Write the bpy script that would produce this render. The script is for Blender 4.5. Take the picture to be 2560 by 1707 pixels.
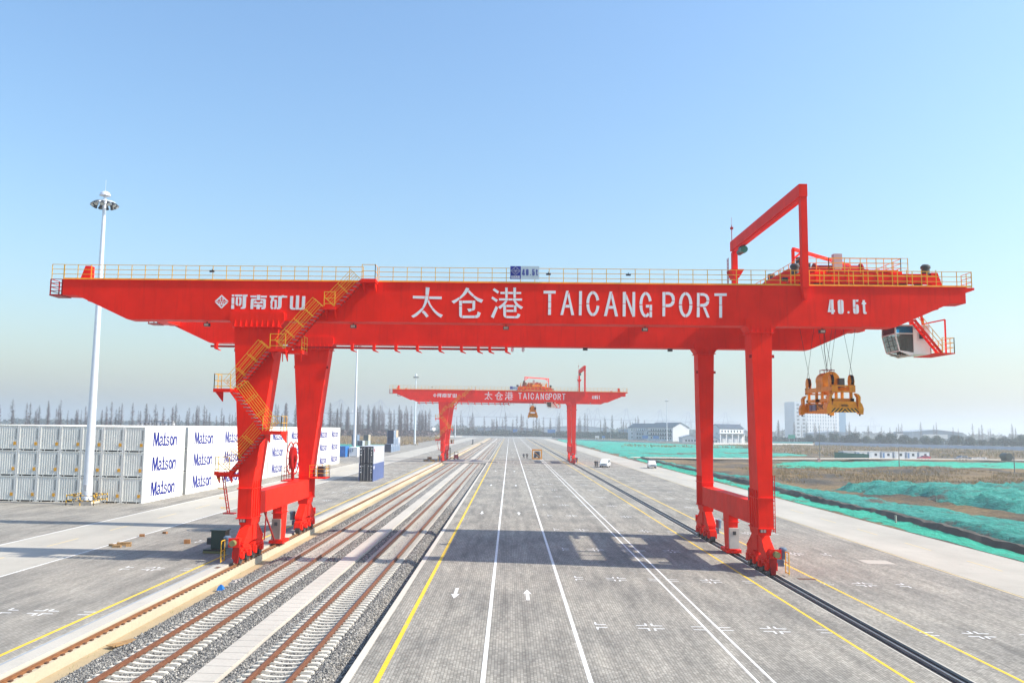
import bpy, bmesh, math, random
import numpy as np
from mathutils import Vector, Matrix, noise

SC = bpy.context.scene
COL = SC.collection
for o in list(bpy.data.objects):
    bpy.data.objects.remove(o, do_unlink=True)
rnd = random.Random(7)

# ------------------------------------------------------------------ camera
CAM_H = 9.2015
yaw, pitch, roll = -0.0394, 0.1002, 0.0155
fw = Vector((math.sin(yaw) * math.cos(pitch), math.cos(yaw) * math.cos(pitch), math.sin(pitch)))
rt = Vector((math.cos(yaw), -math.sin(yaw), 0.0))
up = rt.cross(fw)
r2 = rt * math.cos(roll) + up * math.sin(roll)
u2 = -rt * math.sin(roll) + up * math.cos(roll)
cam_data = bpy.data.cameras.new('camera')
cam_data.sensor_width = 36.0
cam_data.lens = 2140.7 / 2560 * 36.0
cam_data.shift_x = 87.0 / 2560
cam_data.clip_start = 0.5
cam_data.clip_end = 30000
cam = bpy.data.objects.new('camera', cam_data)
COL.objects.link(cam)
m = Matrix(((r2.x, u2.x, -fw.x, 0), (r2.y, u2.y, -fw.y, 0), (r2.z, u2.z, -fw.z, CAM_H), (0, 0, 0, 1)))
cam.matrix_world = m
SC.camera = cam

# ------------------------------------------------------------------ light
SUN_EL = math.radians(40.5)
SUN_TOWARD_CAM = math.radians(5.5)
sun_vec = Vector((math.cos(SUN_EL) * math.cos(SUN_TOWARD_CAM), -math.cos(SUN_EL) * math.sin(SUN_TOWARD_CAM), math.sin(SUN_EL)))
world = bpy.data.worlds.new('World')
SC.world = world
world.use_nodes = True
wn = world.node_tree.nodes
wl = world.node_tree.links
wn.clear()
sky = wn.new('ShaderNodeTexSky')
sky.sky_type = 'NISHITA'
sky.sun_disc = False
sky.sun_elevation = SUN_EL
sky.sun_rotation = math.pi / 2 + SUN_TOWARD_CAM
sky.altitude = 20
sky.air_density = 1.7
sky.dust_density = 1.6
sky.ozone_density = 8.0
bg = wn.new('ShaderNodeBackground')
bg.inputs['Strength'].default_value = 0.14
wo = wn.new('ShaderNodeOutputWorld')
wl.new(sky.outputs[0], bg.inputs['Color'])
wl.new(bg.outputs[0], wo.inputs['Surface'])
sun_data = bpy.data.lights.new('sun', 'SUN')
sun_data.energy = 4.8
sun_data.angle = math.radians(0.53)
sun_data.color = (1.0, 0.925, 0.80)
sun = bpy.data.objects.new('sun', sun_data)
COL.objects.link(sun)
sun.rotation_euler = sun_vec.to_track_quat('Z', 'Y').to_euler()
sun.location = sun_vec * 200

SC.view_settings.view_transform = 'Standard'
SC.view_settings.look = 'None'
SC.view_settings.gamma = 1.0
SC.view_settings.use_curve_mapping = False
SC.view_settings.exposure = 0.68
SC.render.engine = 'CYCLES'
SC.cycles.use_denoising = True
SC.cycles.max_bounces = 6
SC.cycles.diffuse_bounces = 3
SC.cycles.glossy_bounces = 3
SC.cycles.transmission_bounces = 4
SC.cycles.volume_bounces = 1
SC.cycles.transparent_max_bounces = 8
SC.cycles.caustics_reflective = False
SC.cycles.caustics_refractive = False
LETTERS = [('tai',[[(-5.503,18.857),(-5.229,18.831),(-5.295,18.285),(-5.502,18.298)],[(-6.387,18.246),(-5.543,18.226),(-5.567,18.039),(-6.39,18.06)],[(-5.251,18.207),(-4.373,18.205),(-4.377,18.019),(-5.254,18.035)],[(-5.519,18.255),(-5.298,18.257),(-5.308,18.042),(-5.401,17.755),(-5.599,17.367),(-5.714,17.437),(-5.586,17.753),(-5.532,18.04)],[(-5.721,17.412),(-5.606,17.352),(-5.796,17.108),(-6.056,16.855),(-6.319,16.699),(-6.475,16.822),(-6.202,16.996),(-5.94,17.213)],[(-5.621,17.234),(-5.458,17.093),(-5.257,16.835),(-5.415,16.73),(-5.597,16.967),(-5.749,17.101)],[(-5.271,17.988),(-5.207,17.81),(-5.114,17.615),(-4.979,17.437),(-5.073,17.358),(-5.22,17.56),(-5.35,17.827)],[(-4.968,17.419),(-4.787,17.225),(-4.57,17.049),(-4.27,16.924),(-4.404,16.723),(-4.674,16.905),(-4.891,17.117),(-5.066,17.336)]]),('cang',[[(-2.689,18.862),(-2.468,18.792),(-2.595,18.533),(-2.768,18.317),(-2.995,18.118),(-3.121,18.027),(-3.124,18.199),(-2.964,18.369),(-2.809,18.603)],[(-3.145,18.184),(-3.142,18.016),(-3.345,17.846),(-3.527,17.72),(-3.693,17.879),(-3.419,18.024)],[(-2.473,18.685),(-2.329,18.518),(-2.12,18.316),(-2.217,18.208),(-2.415,18.374),(-2.57,18.551)],[(-2.105,18.294),(-1.827,18.129),(-1.489,18.007),(-1.609,17.792),(-1.894,17.914),(-2.196,18.193)],[(-3.162,17.938),(-2.964,17.939),(-2.957,17.565),(-3.156,17.563)],[(-3.155,17.527),(-2.957,17.529),(-2.95,16.731),(-3.06,16.762),(-3.136,16.868)],[(-2.935,17.936),(-2.27,17.943),(-2.267,17.764),(-2.932,17.758)],[(-2.242,17.943),(-2.043,17.945),(-2.049,17.395),(-2.097,17.281),(-2.258,17.229),(-2.261,17.393),(-2.226,17.429)],[(-2.593,17.369),(-2.286,17.393),(-2.29,17.208),(-2.484,17.159)],[(-2.918,16.895),(-2.062,16.904),(-2.06,16.726),(-2.914,16.717)],[(-2.034,16.911),(-1.915,16.952),(-1.862,17.191),(-1.641,17.086),(-1.736,16.829),(-1.876,16.739),(-2.031,16.726)]]),('gang',[[(-0.74,18.837),(-0.401,18.597),(-0.495,18.446),(-0.844,18.7)],[(-0.856,18.253),(-0.482,18.01),(-0.579,17.849),(-0.935,18.113)],[(-0.617,17.588),(-0.461,17.476),(-0.747,16.726),(-0.946,16.837)],[(0.016,18.879),(0.193,18.881),(0.194,18.149),(0.039,18.147)],[(0.581,18.885),(0.772,18.886),(0.759,18.154),(0.604,18.153)],[(-0.305,18.572),(0.006,18.575),(0.007,18.429),(-0.303,18.426)],[(0.218,18.577),(0.571,18.57),(0.572,18.434),(0.219,18.431)],[(0.797,18.572),(1.135,18.575),(1.123,18.439),(0.784,18.436)],[(-0.398,18.118),(0.23,18.124),(0.232,17.981),(-0.397,17.975)],[(0.251,18.117),(0.526,18.12),(0.528,17.984),(0.253,17.982)],[(0.548,18.12),(1.196,18.126),(1.198,17.977),(0.549,17.97)],[(0.031,17.951),(0.19,17.952),(0.017,17.666),(-0.315,17.37),(-0.454,17.518),(-0.161,17.735)],[(0.599,17.956),(0.754,17.958),(0.933,17.728),(1.273,17.518),(1.13,17.374),(0.793,17.602)],[(-0.06,17.629),(0.087,17.659),(0.105,16.763),(-0.026,16.829),(-0.087,16.953),(-0.095,17.593)],[(0.115,17.667),(0.616,17.665),(0.618,17.522),(0.117,17.517)],[(0.645,17.643),(0.81,17.645),(0.815,17.183),(0.65,17.181)],[(0.12,17.325),(0.62,17.33),(0.621,17.181),(0.121,17.176)],[(0.125,16.898),(0.702,16.89),(0.704,16.741),(0.126,16.749)],[(0.723,16.883),(0.853,16.927),(0.904,17.084),(1.095,17.001),(1.03,16.84),(0.908,16.743),(0.725,16.741)]]),('T',[[(2.674,18.682),(3.511,18.69),(3.512,18.491),(2.675,18.483)],[(2.999,18.457),(3.2,18.459),(3.196,17.932),(2.999,17.93)],[(2.999,17.902),(3.196,17.904),(3.196,17.477),(2.999,17.475)],[(2.999,17.432),(3.196,17.434),(3.192,17.001),(2.992,16.999)]]),('A',[[(4.235,18.697),(4.404,18.699),(4.026,17.007),(3.844,17.005)],[(4.432,18.581),(4.79,17.004),(4.594,17.002),(4.342,18.313)],[(4.216,17.715),(4.444,17.717),(4.479,17.526),(4.171,17.522)]]),('I',[[(5.124,18.677),(5.324,18.679),(5.313,17.718),(5.117,17.717)],[(5.117,17.688),(5.306,17.69),(5.298,16.995),(5.105,16.993)]]),('C',[[(6.5,18.073),(6.47,18.215),(6.428,18.345),(6.375,18.458),(6.312,18.551),(6.242,18.621),(6.166,18.666),(6.088,18.685),(6.081,18.49),(6.125,18.475),(6.167,18.44),(6.207,18.385),(6.242,18.313),(6.272,18.225),(6.296,18.124),(6.313,18.014)],[(6.053,18.685),(5.959,18.657),(5.87,18.591),(5.789,18.49),(5.722,18.358),(5.671,18.201),(5.638,18.027),(5.624,17.844),(5.82,17.838),(5.828,17.98),(5.846,18.115),(5.875,18.237),(5.913,18.339),(5.958,18.417),(6.008,18.468),(6.061,18.489)],[(5.625,17.777),(5.639,17.594),(5.673,17.421),(5.725,17.266),(5.793,17.136),(5.873,17.037),(5.962,16.973),(6.057,16.947),(6.064,17.142),(6.011,17.162),(5.96,17.212),(5.915,17.289),(5.877,17.39),(5.848,17.51),(5.829,17.644),(5.821,17.786)],[(6.091,16.947),(6.176,16.97),(6.257,17.024),(6.331,17.107),(6.396,17.216),(6.449,17.346),(6.488,17.494),(6.512,17.653),(6.32,17.689),(6.306,17.565),(6.284,17.45),(6.255,17.349),(6.218,17.265),(6.176,17.201),(6.131,17.159),(6.083,17.142)]]),('A_',[[(7.226,18.668),(7.401,18.67),(7.027,16.964),(6.825,16.961)],[(7.419,18.556),(7.795,16.95),(7.593,16.948),(7.328,18.264)],[(7.202,17.666),(7.446,17.669),(7.481,17.478),(7.153,17.475)]]),('N',[[(8.125,18.648),(8.335,18.65),(8.319,17.848),(8.117,17.846)],[(8.117,17.81),(8.319,17.812),(8.307,16.949),(8.105,16.947)],[(8.37,18.512),(8.765,17.487),(8.743,17.027),(8.345,18.174)],[(8.789,18.647),(8.971,18.649),(8.952,16.941),(8.764,16.939)]]),('G',[[(10.091,18.055),(10.063,18.196),(10.024,18.323),(9.974,18.435),(9.915,18.527),(9.85,18.596),(9.779,18.64),(9.706,18.659),(9.698,18.46),(9.737,18.445),(9.775,18.411),(9.811,18.357),(9.842,18.286),(9.869,18.2),(9.89,18.101),(9.905,17.992)],[(9.673,18.658),(9.583,18.63),(9.498,18.564),(9.422,18.461),(9.357,18.328),(9.307,18.17),(9.275,17.995),(9.261,17.809),(9.456,17.804),(9.464,17.947),(9.482,18.083),(9.509,18.205),(9.544,18.308),(9.585,18.387),(9.631,18.438),(9.68,18.46)],[(9.261,17.742),(9.274,17.557),(9.305,17.381),(9.353,17.225),(9.417,17.093),(9.493,16.993),(9.578,16.929),(9.667,16.903),(9.675,17.101),(9.627,17.121),(9.581,17.171),(9.54,17.249),(9.505,17.351),(9.479,17.472),(9.463,17.608),(9.456,17.751)],[(9.697,16.904),(9.734,16.91),(9.77,16.923),(9.806,16.943),(9.841,16.968),(9.875,17.001),(9.908,17.038),(9.938,17.082),(9.822,17.239),(9.805,17.205),(9.788,17.176),(9.769,17.151),(9.75,17.131),(9.731,17.116),(9.711,17.106),(9.691,17.101)],[(9.7,17.769),(9.916,17.771),(9.915,17.58),(9.699,17.578)],[(9.95,17.772),(10.114,17.773),(10.112,17.356),(9.949,17.354)],[(9.948,17.305),(10.112,17.307),(10.11,16.911),(9.946,16.909)]]),('P',[[(10.834,18.666),(11.022,18.668),(11.016,17.669),(10.828,17.667)],[(10.828,17.632),(11.016,17.634),(11.004,16.984),(10.817,16.982)],[(11.043,18.668),(11.287,18.671),(11.53,18.577),(11.65,18.383),(11.679,18.093),(11.485,18.091),(11.451,18.311),(11.355,18.444),(11.216,18.478),(11.042,18.477)],[(11.484,18.056),(11.672,18.058),(11.611,17.834),(11.454,17.674),(11.28,17.629),(11.036,17.627),(11.038,17.825),(11.246,17.834),(11.403,17.903)]]),('O',[[(12.864,17.841),(12.852,18.024),(12.819,18.198),(12.768,18.353),(12.7,18.484),(12.619,18.583),(12.528,18.648),(12.432,18.674),(12.422,18.475),(12.474,18.455),(12.524,18.405),(12.568,18.328),(12.605,18.227),(12.632,18.107),(12.65,17.973),(12.656,17.832)],[(12.396,18.673),(12.299,18.645),(12.207,18.579),(12.124,18.478),(12.054,18.346),(12.0,18.19),(11.964,18.016),(11.949,17.832),(12.157,17.827),(12.166,17.968),(12.185,18.103),(12.215,18.223),(12.254,18.325),(12.299,18.403),(12.35,18.454),(12.403,18.475)],[(11.948,17.765),(11.961,17.582),(11.993,17.409),(12.045,17.254),(12.113,17.124),(12.194,17.025),(12.285,16.961),(12.381,16.936),(12.391,17.133),(12.338,17.153),(12.289,17.203),(12.245,17.279),(12.208,17.38),(12.18,17.5),(12.163,17.634),(12.156,17.775)],[(12.416,16.936),(12.513,16.964),(12.605,17.029),(12.687,17.13),(12.758,17.262),(12.812,17.418),(12.848,17.591),(12.864,17.775),(12.656,17.78),(12.647,17.639),(12.627,17.504),(12.597,17.384),(12.558,17.283),(12.513,17.205),(12.463,17.154),(12.41,17.133)]]),('R',[[(13.185,18.628),(13.365,18.63),(13.355,17.693),(13.175,17.691)],[(13.175,17.656),(13.355,17.657),(13.348,16.952),(13.154,16.95)],[(13.407,18.62),(13.632,18.622),(13.874,18.528),(13.993,18.335),(14.025,18.116),(13.831,18.114),(13.802,18.298),(13.699,18.41),(13.561,18.437),(13.405,18.436)],[(13.838,18.068),(14.011,18.07),(13.971,17.875),(13.83,17.726),(13.639,17.674),(13.397,17.672),(13.399,17.863),(13.607,17.879),(13.763,17.937)],[(13.577,17.646),(13.757,17.647),(14.032,16.935),(13.846,16.933)]]),('T_',[[(14.371,18.611),(15.209,18.619),(15.207,18.435),(14.369,18.427)],[(14.694,18.405),(14.881,18.407),(14.873,17.814),(14.686,17.812)],[(14.686,17.777),(14.88,17.779),(14.869,16.933),(14.675,16.931)]]),('emblem',[[(-19.852,18.178),(-19.846,18.042),(-20.157,17.726),(-20.314,17.724)],[(-19.834,18.178),(-19.343,17.734),(-19.494,17.732),(-19.827,18.036)],[(-20.312,17.676),(-20.161,17.678),(-19.832,17.35),(-19.825,17.206)],[(-19.347,17.686),(-19.807,17.206),(-19.814,17.35),(-19.491,17.684)],[(-20.023,17.896),(-19.973,17.926),(-19.858,17.777),(-19.895,17.74)],[(-19.708,17.929),(-19.652,17.899),(-19.753,17.742),(-19.797,17.778)],[(-19.926,17.951),(-19.884,17.951),(-19.839,17.892),(-19.902,17.885)],[(-19.805,17.952),(-19.733,17.953),(-19.751,17.886),(-19.809,17.892)],[(-20.126,17.717),(-19.532,17.723),(-19.53,17.681),(-20.125,17.675)],[(-20.019,17.619),(-19.965,17.619),(-19.931,17.545),(-19.855,17.53),(-19.861,17.651),(-19.791,17.651),(-19.786,17.531),(-19.714,17.547),(-19.694,17.628),(-19.648,17.623),(-19.664,17.502),(-19.747,17.471),(-19.913,17.47),(-19.99,17.508)]]),('he',[[(-19.123,18.206),(-18.951,18.207),(-18.945,18.081),(-19.117,18.079)],[(-19.126,18.004),(-18.942,18.006),(-18.93,17.539),(-19.117,17.538)],[(-19.13,17.483),(-18.934,17.485),(-18.927,17.203),(-19.132,17.201)],[(-18.897,18.208),(-18.369,18.213),(-18.375,18.08),(-18.891,18.075)],[(-18.82,17.977),(-18.777,18.034),(-18.663,18.035),(-18.664,17.918),(-18.695,17.873),(-18.683,17.602),(-18.659,17.542),(-18.654,17.416),(-18.751,17.436),(-18.831,17.54)],[(-18.596,18.036),(-18.476,18.031),(-18.423,17.935),(-18.424,17.529),(-18.48,17.43),(-18.599,17.411),(-18.599,17.543),(-18.562,17.597),(-18.565,17.859),(-18.597,17.919)],[(-18.318,18.213),(-18.013,18.21),(-18.02,18.075),(-18.101,18.065),(-18.099,17.338),(-18.155,17.232),(-18.259,17.21),(-18.455,17.208),(-18.445,17.319),(-18.349,17.335),(-18.333,17.38),(-18.344,18.062)]]),('nan',[[(-17.803,18.152),(-17.378,18.15),(-17.379,18.021),(-17.798,18.026)],[(-17.353,18.192),(-17.113,18.195),(-17.107,17.84),(-17.338,17.838)],[(-17.077,18.147),(-16.644,18.145),(-16.651,18.013),(-17.072,18.015)],[(-17.761,17.867),(-17.704,17.942),(-17.364,17.94),(-17.359,17.837),(-17.503,17.824),(-17.561,17.769),(-17.574,17.205),(-17.769,17.203)],[(-17.081,17.936),(-16.786,17.933),(-16.694,17.877),(-16.696,17.337),(-16.742,17.231),(-16.831,17.194),(-16.996,17.199),(-16.995,17.304),(-16.905,17.326),(-16.869,17.395),(-16.875,17.764),(-16.916,17.812),(-17.076,17.828)],[(-17.501,17.758),(-17.411,17.78),(-17.317,17.691),(-17.122,17.687),(-17.05,17.774),(-16.945,17.775),(-16.907,17.59),(-17.53,17.589)],[(-17.543,17.487),(-17.324,17.489),(-17.296,17.541),(-17.146,17.542),(-17.123,17.491),(-16.903,17.482),(-16.913,17.364),(-17.108,17.354),(-17.123,17.203),(-17.342,17.201),(-17.334,17.36),(-17.538,17.367)]]),('kuang',[[(-16.44,18.159),(-15.878,18.158),(-15.888,18.032),(-16.128,18.024),(-16.148,17.771),(-16.223,17.761),(-16.237,17.356),(-16.145,17.312),(-16.156,17.207),(-16.291,17.212),(-16.356,17.325),(-16.347,17.64),(-16.39,17.64),(-16.307,17.971),(-16.436,18.039)],[(-16.107,17.874),(-15.973,17.881),(-15.926,17.839),(-15.92,17.3),(-15.982,17.209),(-16.102,17.208),(-16.1,17.313),(-16.066,17.343),(-16.076,17.772),(-16.106,17.772)],[(-15.833,18.141),(-15.608,18.149),(-15.594,18.188),(-15.429,18.19),(-15.413,18.151),(-15.202,18.147),(-15.213,18.032),(-15.543,18.017),(-15.584,17.933),(-15.586,17.363),(-15.663,17.248),(-15.766,17.205),(-15.91,17.204),(-15.89,17.315),(-15.826,17.36)]]),('shan',[[(-14.992,18.143),(-14.782,18.145),(-14.79,17.386),(-14.736,17.311),(-14.607,17.301),(-14.609,17.187),(-14.836,17.185),(-14.934,17.226),(-14.991,17.309)],[(-14.58,18.189),(-14.358,18.191),(-14.357,17.19),(-14.582,17.187)],[(-14.146,18.142),(-13.928,18.144),(-13.936,17.29),(-13.999,17.205),(-14.088,17.183),(-14.327,17.184),(-14.332,17.301),(-14.227,17.311),(-14.16,17.362)]]),('4',[[(22.155,18.253),(22.209,18.253),(22.196,17.723),(22.162,17.547),(22.222,17.539),(22.218,17.393),(21.996,17.391)],[(22.232,18.253),(22.395,18.255),(22.402,17.549),(22.482,17.547),(22.484,17.406),(22.407,17.4),(22.4,17.269),(22.236,17.267)]]),('0',[[(22.866,18.252),(22.797,18.246),(22.719,18.202),(22.679,18.114),(22.689,17.412),(22.738,17.299),(22.873,17.265)],[(22.9,18.256),(23.01,18.231),(23.068,18.135),(23.075,17.433),(23.02,17.31),(22.908,17.265)]]),('dot',[[(23.47,17.388),(23.458,17.349),(23.43,17.32),(23.391,17.309),(23.353,17.319),(23.325,17.348),(23.316,17.387),(23.327,17.426),(23.356,17.456),(23.395,17.466),(23.433,17.456),(23.461,17.428)]]),('5',[[(23.704,18.264),(23.87,18.266),(23.866,17.748),(23.699,17.746)],[(23.901,18.263),(24.086,18.268),(24.051,18.124),(23.897,18.119)],[(23.905,17.933),(23.978,17.951),(24.045,17.916),(24.085,17.812),(24.091,17.426),(24.037,17.321),(23.907,17.281)],[(23.697,17.699),(23.865,17.701),(23.882,17.284),(23.771,17.301),(23.714,17.387)]]),('t',[[(24.353,18.235),(24.507,18.237),(24.508,18.075),(24.593,18.076),(24.584,17.957),(24.511,17.947),(24.519,17.466),(24.543,17.422),(24.611,17.414),(24.604,17.292),(24.454,17.287),(24.387,17.333),(24.369,17.429),(24.357,17.946),(24.289,17.957),(24.292,18.068),(24.344,18.074)]])]
MATSON = [[(2.436,2.235),(2.822,2.233),(2.887,1.972),(2.602,1.794),(2.593,0.673),(2.375,0.678)],[(2.549,2.208),(2.822,2.233),(3.064,1.519),(3.166,1.175),(3.343,0.658),(3.099,0.663),(2.905,1.143)],[(3.564,2.22),(3.922,2.228),(3.666,1.603),(3.328,0.775),(3.163,0.959)],[(3.675,2.229),(3.922,2.228),(3.947,0.645),(3.722,0.65)],[(4.223,1.469),(4.301,1.742),(4.587,1.812),(4.966,1.707),(5.046,1.44),(5.008,0.853),(4.847,0.856),(4.858,1.479),(4.75,1.609),(4.563,1.648),(4.388,1.595),(4.336,1.467)],[(4.902,1.313),(4.437,1.21),(4.139,1.069),(4.073,0.888),(4.232,0.703),(4.466,0.635),(4.772,0.729),(4.893,0.855),(4.84,0.911),(4.669,0.823),(4.442,0.827),(4.269,0.939),(4.363,1.084),(4.624,1.171),(4.917,1.203)],[(5.544,2.228),(5.777,2.227),(5.738,0.913),(5.529,0.917)],[(5.304,1.759),(5.932,1.753),(5.951,1.605),(5.323,1.612)],[(4.909,0.91),(5.081,0.815),(5.239,0.665),(5.511,0.696),(5.736,0.747),(5.937,0.632),(6.204,0.738),(6.313,0.978),(6.171,0.813),(5.916,0.799),(5.738,0.913),(5.529,0.917),(5.309,0.829),(5.123,0.851)],[(7.03,1.471),(6.934,1.659),(6.633,1.784),(6.318,1.666),(6.204,1.463),(6.272,1.294),(6.667,1.158),(6.898,1.024),(6.939,0.892),(6.763,0.783),(6.432,0.79),(6.313,0.978),(6.197,0.794),(6.446,0.678),(6.688,0.636),(7.001,0.779),(7.113,1.02),(6.945,1.21),(6.406,1.348),(6.364,1.498),(6.42,1.609),(6.651,1.644),(6.851,1.567)],[(8.377,1.208),(8.306,1.43),(8.163,1.619),(7.97,1.747),(7.756,1.792),(7.555,1.75),(7.396,1.628),(7.304,1.443),(7.292,1.224),(7.518,1.221),(7.522,1.368),(7.574,1.493),(7.665,1.575),(7.781,1.603),(7.906,1.573),(8.019,1.487),(8.104,1.36),(8.147,1.211)],[(7.292,1.224),(7.361,1.004),(7.502,0.815),(7.693,0.687),(7.907,0.639),(8.109,0.679),(8.27,0.801),(8.364,0.987),(8.377,1.208),(8.147,1.211),(8.143,1.063),(8.09,0.938),(7.999,0.856),(7.882,0.829),(7.758,0.86),(7.645,0.946),(7.561,1.072),(7.518,1.221)],[(8.516,1.757),(8.695,1.698),(8.708,0.662),(8.487,0.666)],[(8.627,1.471),(8.73,1.622),(9.106,1.771),(9.442,1.672),(9.45,1.422),(9.426,0.648),(9.202,0.652),(9.248,1.444),(9.081,1.58),(8.888,1.544),(8.666,1.356)]]

# ------------------------------------------------------------------ materials
MATS = {}
def _nodes(name):
    m = bpy.data.materials.new(name)
    m.use_nodes = True
    nt = m.node_tree
    nt.nodes.clear()
    out = nt.nodes.new('ShaderNodeOutputMaterial')
    b = nt.nodes.new('ShaderNodeBsdfPrincipled')
    nt.links.new(b.outputs[0], out.inputs[0])
    MATS[name] = m
    return m, nt, b
def _noise(nt, vec, scale, detail=4, rough=.55):
    n = nt.nodes.new('ShaderNodeTexNoise')
    n.inputs['Scale'].default_value = scale
    n.inputs['Detail'].default_value = detail
    n.inputs['Roughness'].default_value = rough
    nt.links.new(vec, n.inputs['Vector'])
    return n.outputs['Fac']
def _pos(nt, scale=(1, 1, 1), obj=False):
    if obj:
        g = nt.nodes.new('ShaderNodeTexCoord').outputs['Object']
    else:
        g = nt.nodes.new('ShaderNodeNewGeometry').outputs['Position']
    mp = nt.nodes.new('ShaderNodeMapping')
    mp.inputs['Scale'].default_value = scale
    nt.links.new(g, mp.inputs['Vector'])
    return mp.outputs[0]
def _ramp(nt, fac, stops):
    r = nt.nodes.new('ShaderNodeValToRGB')
    el = r.color_ramp.elements
    while len(el) < len(stops):
        el.new(0.5)
    for e, (p, c) in zip(el, stops):
        e.position = p
        e.color = (c[0], c[1], c[2], 1)
    nt.links.new(fac, r.inputs[0])
    return r.outputs[0]
def _mix(nt, fac, a, b, mode='MIX'):
    n = nt.nodes.new('ShaderNodeMix')
    n.data_type = 'RGBA'
    n.blend_type = mode
    for s, v in ((n.inputs[0], fac), (n.inputs[6], a), (n.inputs[7], b)):
        if hasattr(v, 'links') or hasattr(v, 'is_linked'):
            nt.links.new(v, s)
        elif isinstance(v, (int, float)):
            s.default_value = v
        else:
            s.default_value = (v[0], v[1], v[2], 1)
    return n.outputs[2]
def _math(nt, op, a, b=None):
    n = nt.nodes.new('ShaderNodeMath')
    n.operation = op
    for s, v in ((n.inputs[0], a), (n.inputs[1], b)):
        if v is None:
            continue
        if hasattr(v, 'is_linked'):
            nt.links.new(v, s)
        else:
            s.default_value = v
    return n.outputs[0]
def _bump(nt, b, h, strength, dist):
    n = nt.nodes.new('ShaderNodeBump')
    n.inputs['Strength'].default_value = strength
    n.inputs['Distance'].default_value = dist
    nt.links.new(h, n.inputs['Height'])
    nt.links.new(n.outputs[0], b.inputs['Normal'])

def paint(name, col, rough=.4, metal=0.0, var=.12, scale=1.2, grime=0.0, spec=.5):
    """painted or bare surface with slight uneven tone and vertical grime streaks"""
    m, nt, b = _nodes(name)
    f = _noise(nt, _pos(nt), scale, 5)
    lo = tuple(c * (1 - var) for c in col)
    hi = tuple(min(1, c * (1 + var)) for c in col)
    c = _ramp(nt, f, [(.3, lo), (.7, hi)])
    if grime:
        g = _noise(nt, _pos(nt, (3.0, 3.0, .22)), 1.6, 6, .65)
        gm = _ramp(nt, g, [(.52, (0, 0, 0)), (.75, (grime, grime, grime))])
        c = _mix(nt, gm, c, tuple(x * .5 + .02 * (sum(col) / 3) for x in col))
    nt.links.new(c, b.inputs['Base Color'])
    b.inputs['Metallic'].default_value = metal
    b.inputs['Specular IOR Level'].default_value = spec
    rr = _noise(nt, _pos(nt), scale * 3, 3)
    mr = nt.nodes.new('ShaderNodeMapRange')
    mr.inputs['To Min'].default_value = max(.03, rough - .08)
    mr.inputs['To Max'].default_value = min(1, rough + .1)
    nt.links.new(rr, mr.inputs['Value'])
    nt.links.new(mr.outputs[0], b.inputs['Roughness'])
    return m

paint('red', (.88, .020, .0070), .5, grime=.30, var=.10, scale=.5, spec=.06)
paint('red_dark', (.36, .008, .006), .45, var=.15, spec=.2)
paint('yellow', (.80, .43, .012), .45, var=.12)
paint('orange', (.80, .33, .010), .45, var=.16, scale=2.5, grime=.4)
paint('white_paint', (.80, .80, .78), .45, var=.05)
paint('letter_white', (.80, .80, .80), .5, var=.04)
paint('grey_paint', (.42, .43, .44), .5, var=.08)
paint('cabinet', (.60, .56, .50), .45, var=.08)
paint('cabinet_grey', (.27, .21, .185), .45, metal=.2, var=.12)
paint('steel', (.35, .35, .36), .4, metal=.8, var=.15)
paint('tread', (.26, .25, .25), .55, metal=.5, var=.2)
paint('black', (.018, .018, .02), .5, var=.2)
paint('dark_grey', (.05, .055, .06), .5, var=.2)
paint('rubber_and_shade', (.012, .012, .013), .8, var=.3)
paint('blue_motor', (.10, .15, .22), .4, var=.15)
paint('green_motor', (.01, .16, .11), .4, var=.15)
paint('green_box', (.012, .045, .035), .4, var=.2)
paint('buffer', (.22, .20, .07), .6, var=.2)
paint('sign_blue', (.008, .018, .26), .35, var=.05)
paint('sign_grey', (.50, .58, .62), .35, var=.04)
paint('logo_blue', (.004, .014, .22), .5, var=.08, spec=.2)
paint('container_white', (.83, .82, .77), .42, var=.035, scale=.6, grime=.05)
paint('container_end', (.76, .76, .70), .5, var=.07, scale=.8, grime=.18)
paint('sticker', (.75, .36, .01), .5, var=.08)
paint('navy', (.012, .03, .075), .42, var=.2, grime=.2)
paint('door_navy', (.012, .018, .032), .42, var=.2, grime=.2)
paint('blue_box', (.012, .16, .50), .45, var=.1, grime=.15)
paint('blue_side', (.07, .11, .27), .45, var=.1, grime=.15)
paint('grey_side', (.42, .43, .47), .5, var=.08, grime=.15)
paint('steelblue', (.16, .22, .32), .5, var=.1, grime=.2)
paint('beige', (.48, .38, .28), .5, var=.1)
paint('mast_white', (.72, .76, .82), .3, metal=.25, var=.05)
paint('lamp_glass', (.55, .58, .55), .15, var=.1)
paint('plaster', (.78, .79, .80), .7, var=.06, scale=.1)
paint('plaster_grey', (.50, .54, .58), .7, var=.06, scale=.1)
paint('roof_slate', (.045, .065, .10), .6, var=.15)
paint('roof_blue', (.06, .20, .36), .6, var=.15)
paint('roof_grey', (.25, .30, .36), .6, var=.15)
paint('window_dark', (.03, .045, .06), .15, var=.2)
paint('wall_blue', (.52, .56, .66), .7, var=.08, scale=.2)
paint('teal', (.05, .25, .27), .6, var=.2)
paint('green_panel', (.012, .10, .075), .6, var=.15)
paint('prefab', (.55, .58, .62), .6, var=.08, scale=.3)
paint('prefab_blue', (.10, .20, .38), .6, var=.1)
paint('car_white', (.78, .78, .79), .2, var=.03)
paint('car_red', (.42, .012, .04), .25, var=.05)
paint('car_silver', (.36, .33, .34), .25, metal=.5, var=.05)
paint('car_dark', (.03, .07, .08), .25, var=.1)
paint('glass_dark', (.02, .028, .035), .08, var=.1)
paint('skin', (.42, .24, .17), .6, var=.08)
paint('cloth_navy', (.018, .024, .045), .85, var=.25, scale=6)
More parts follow.
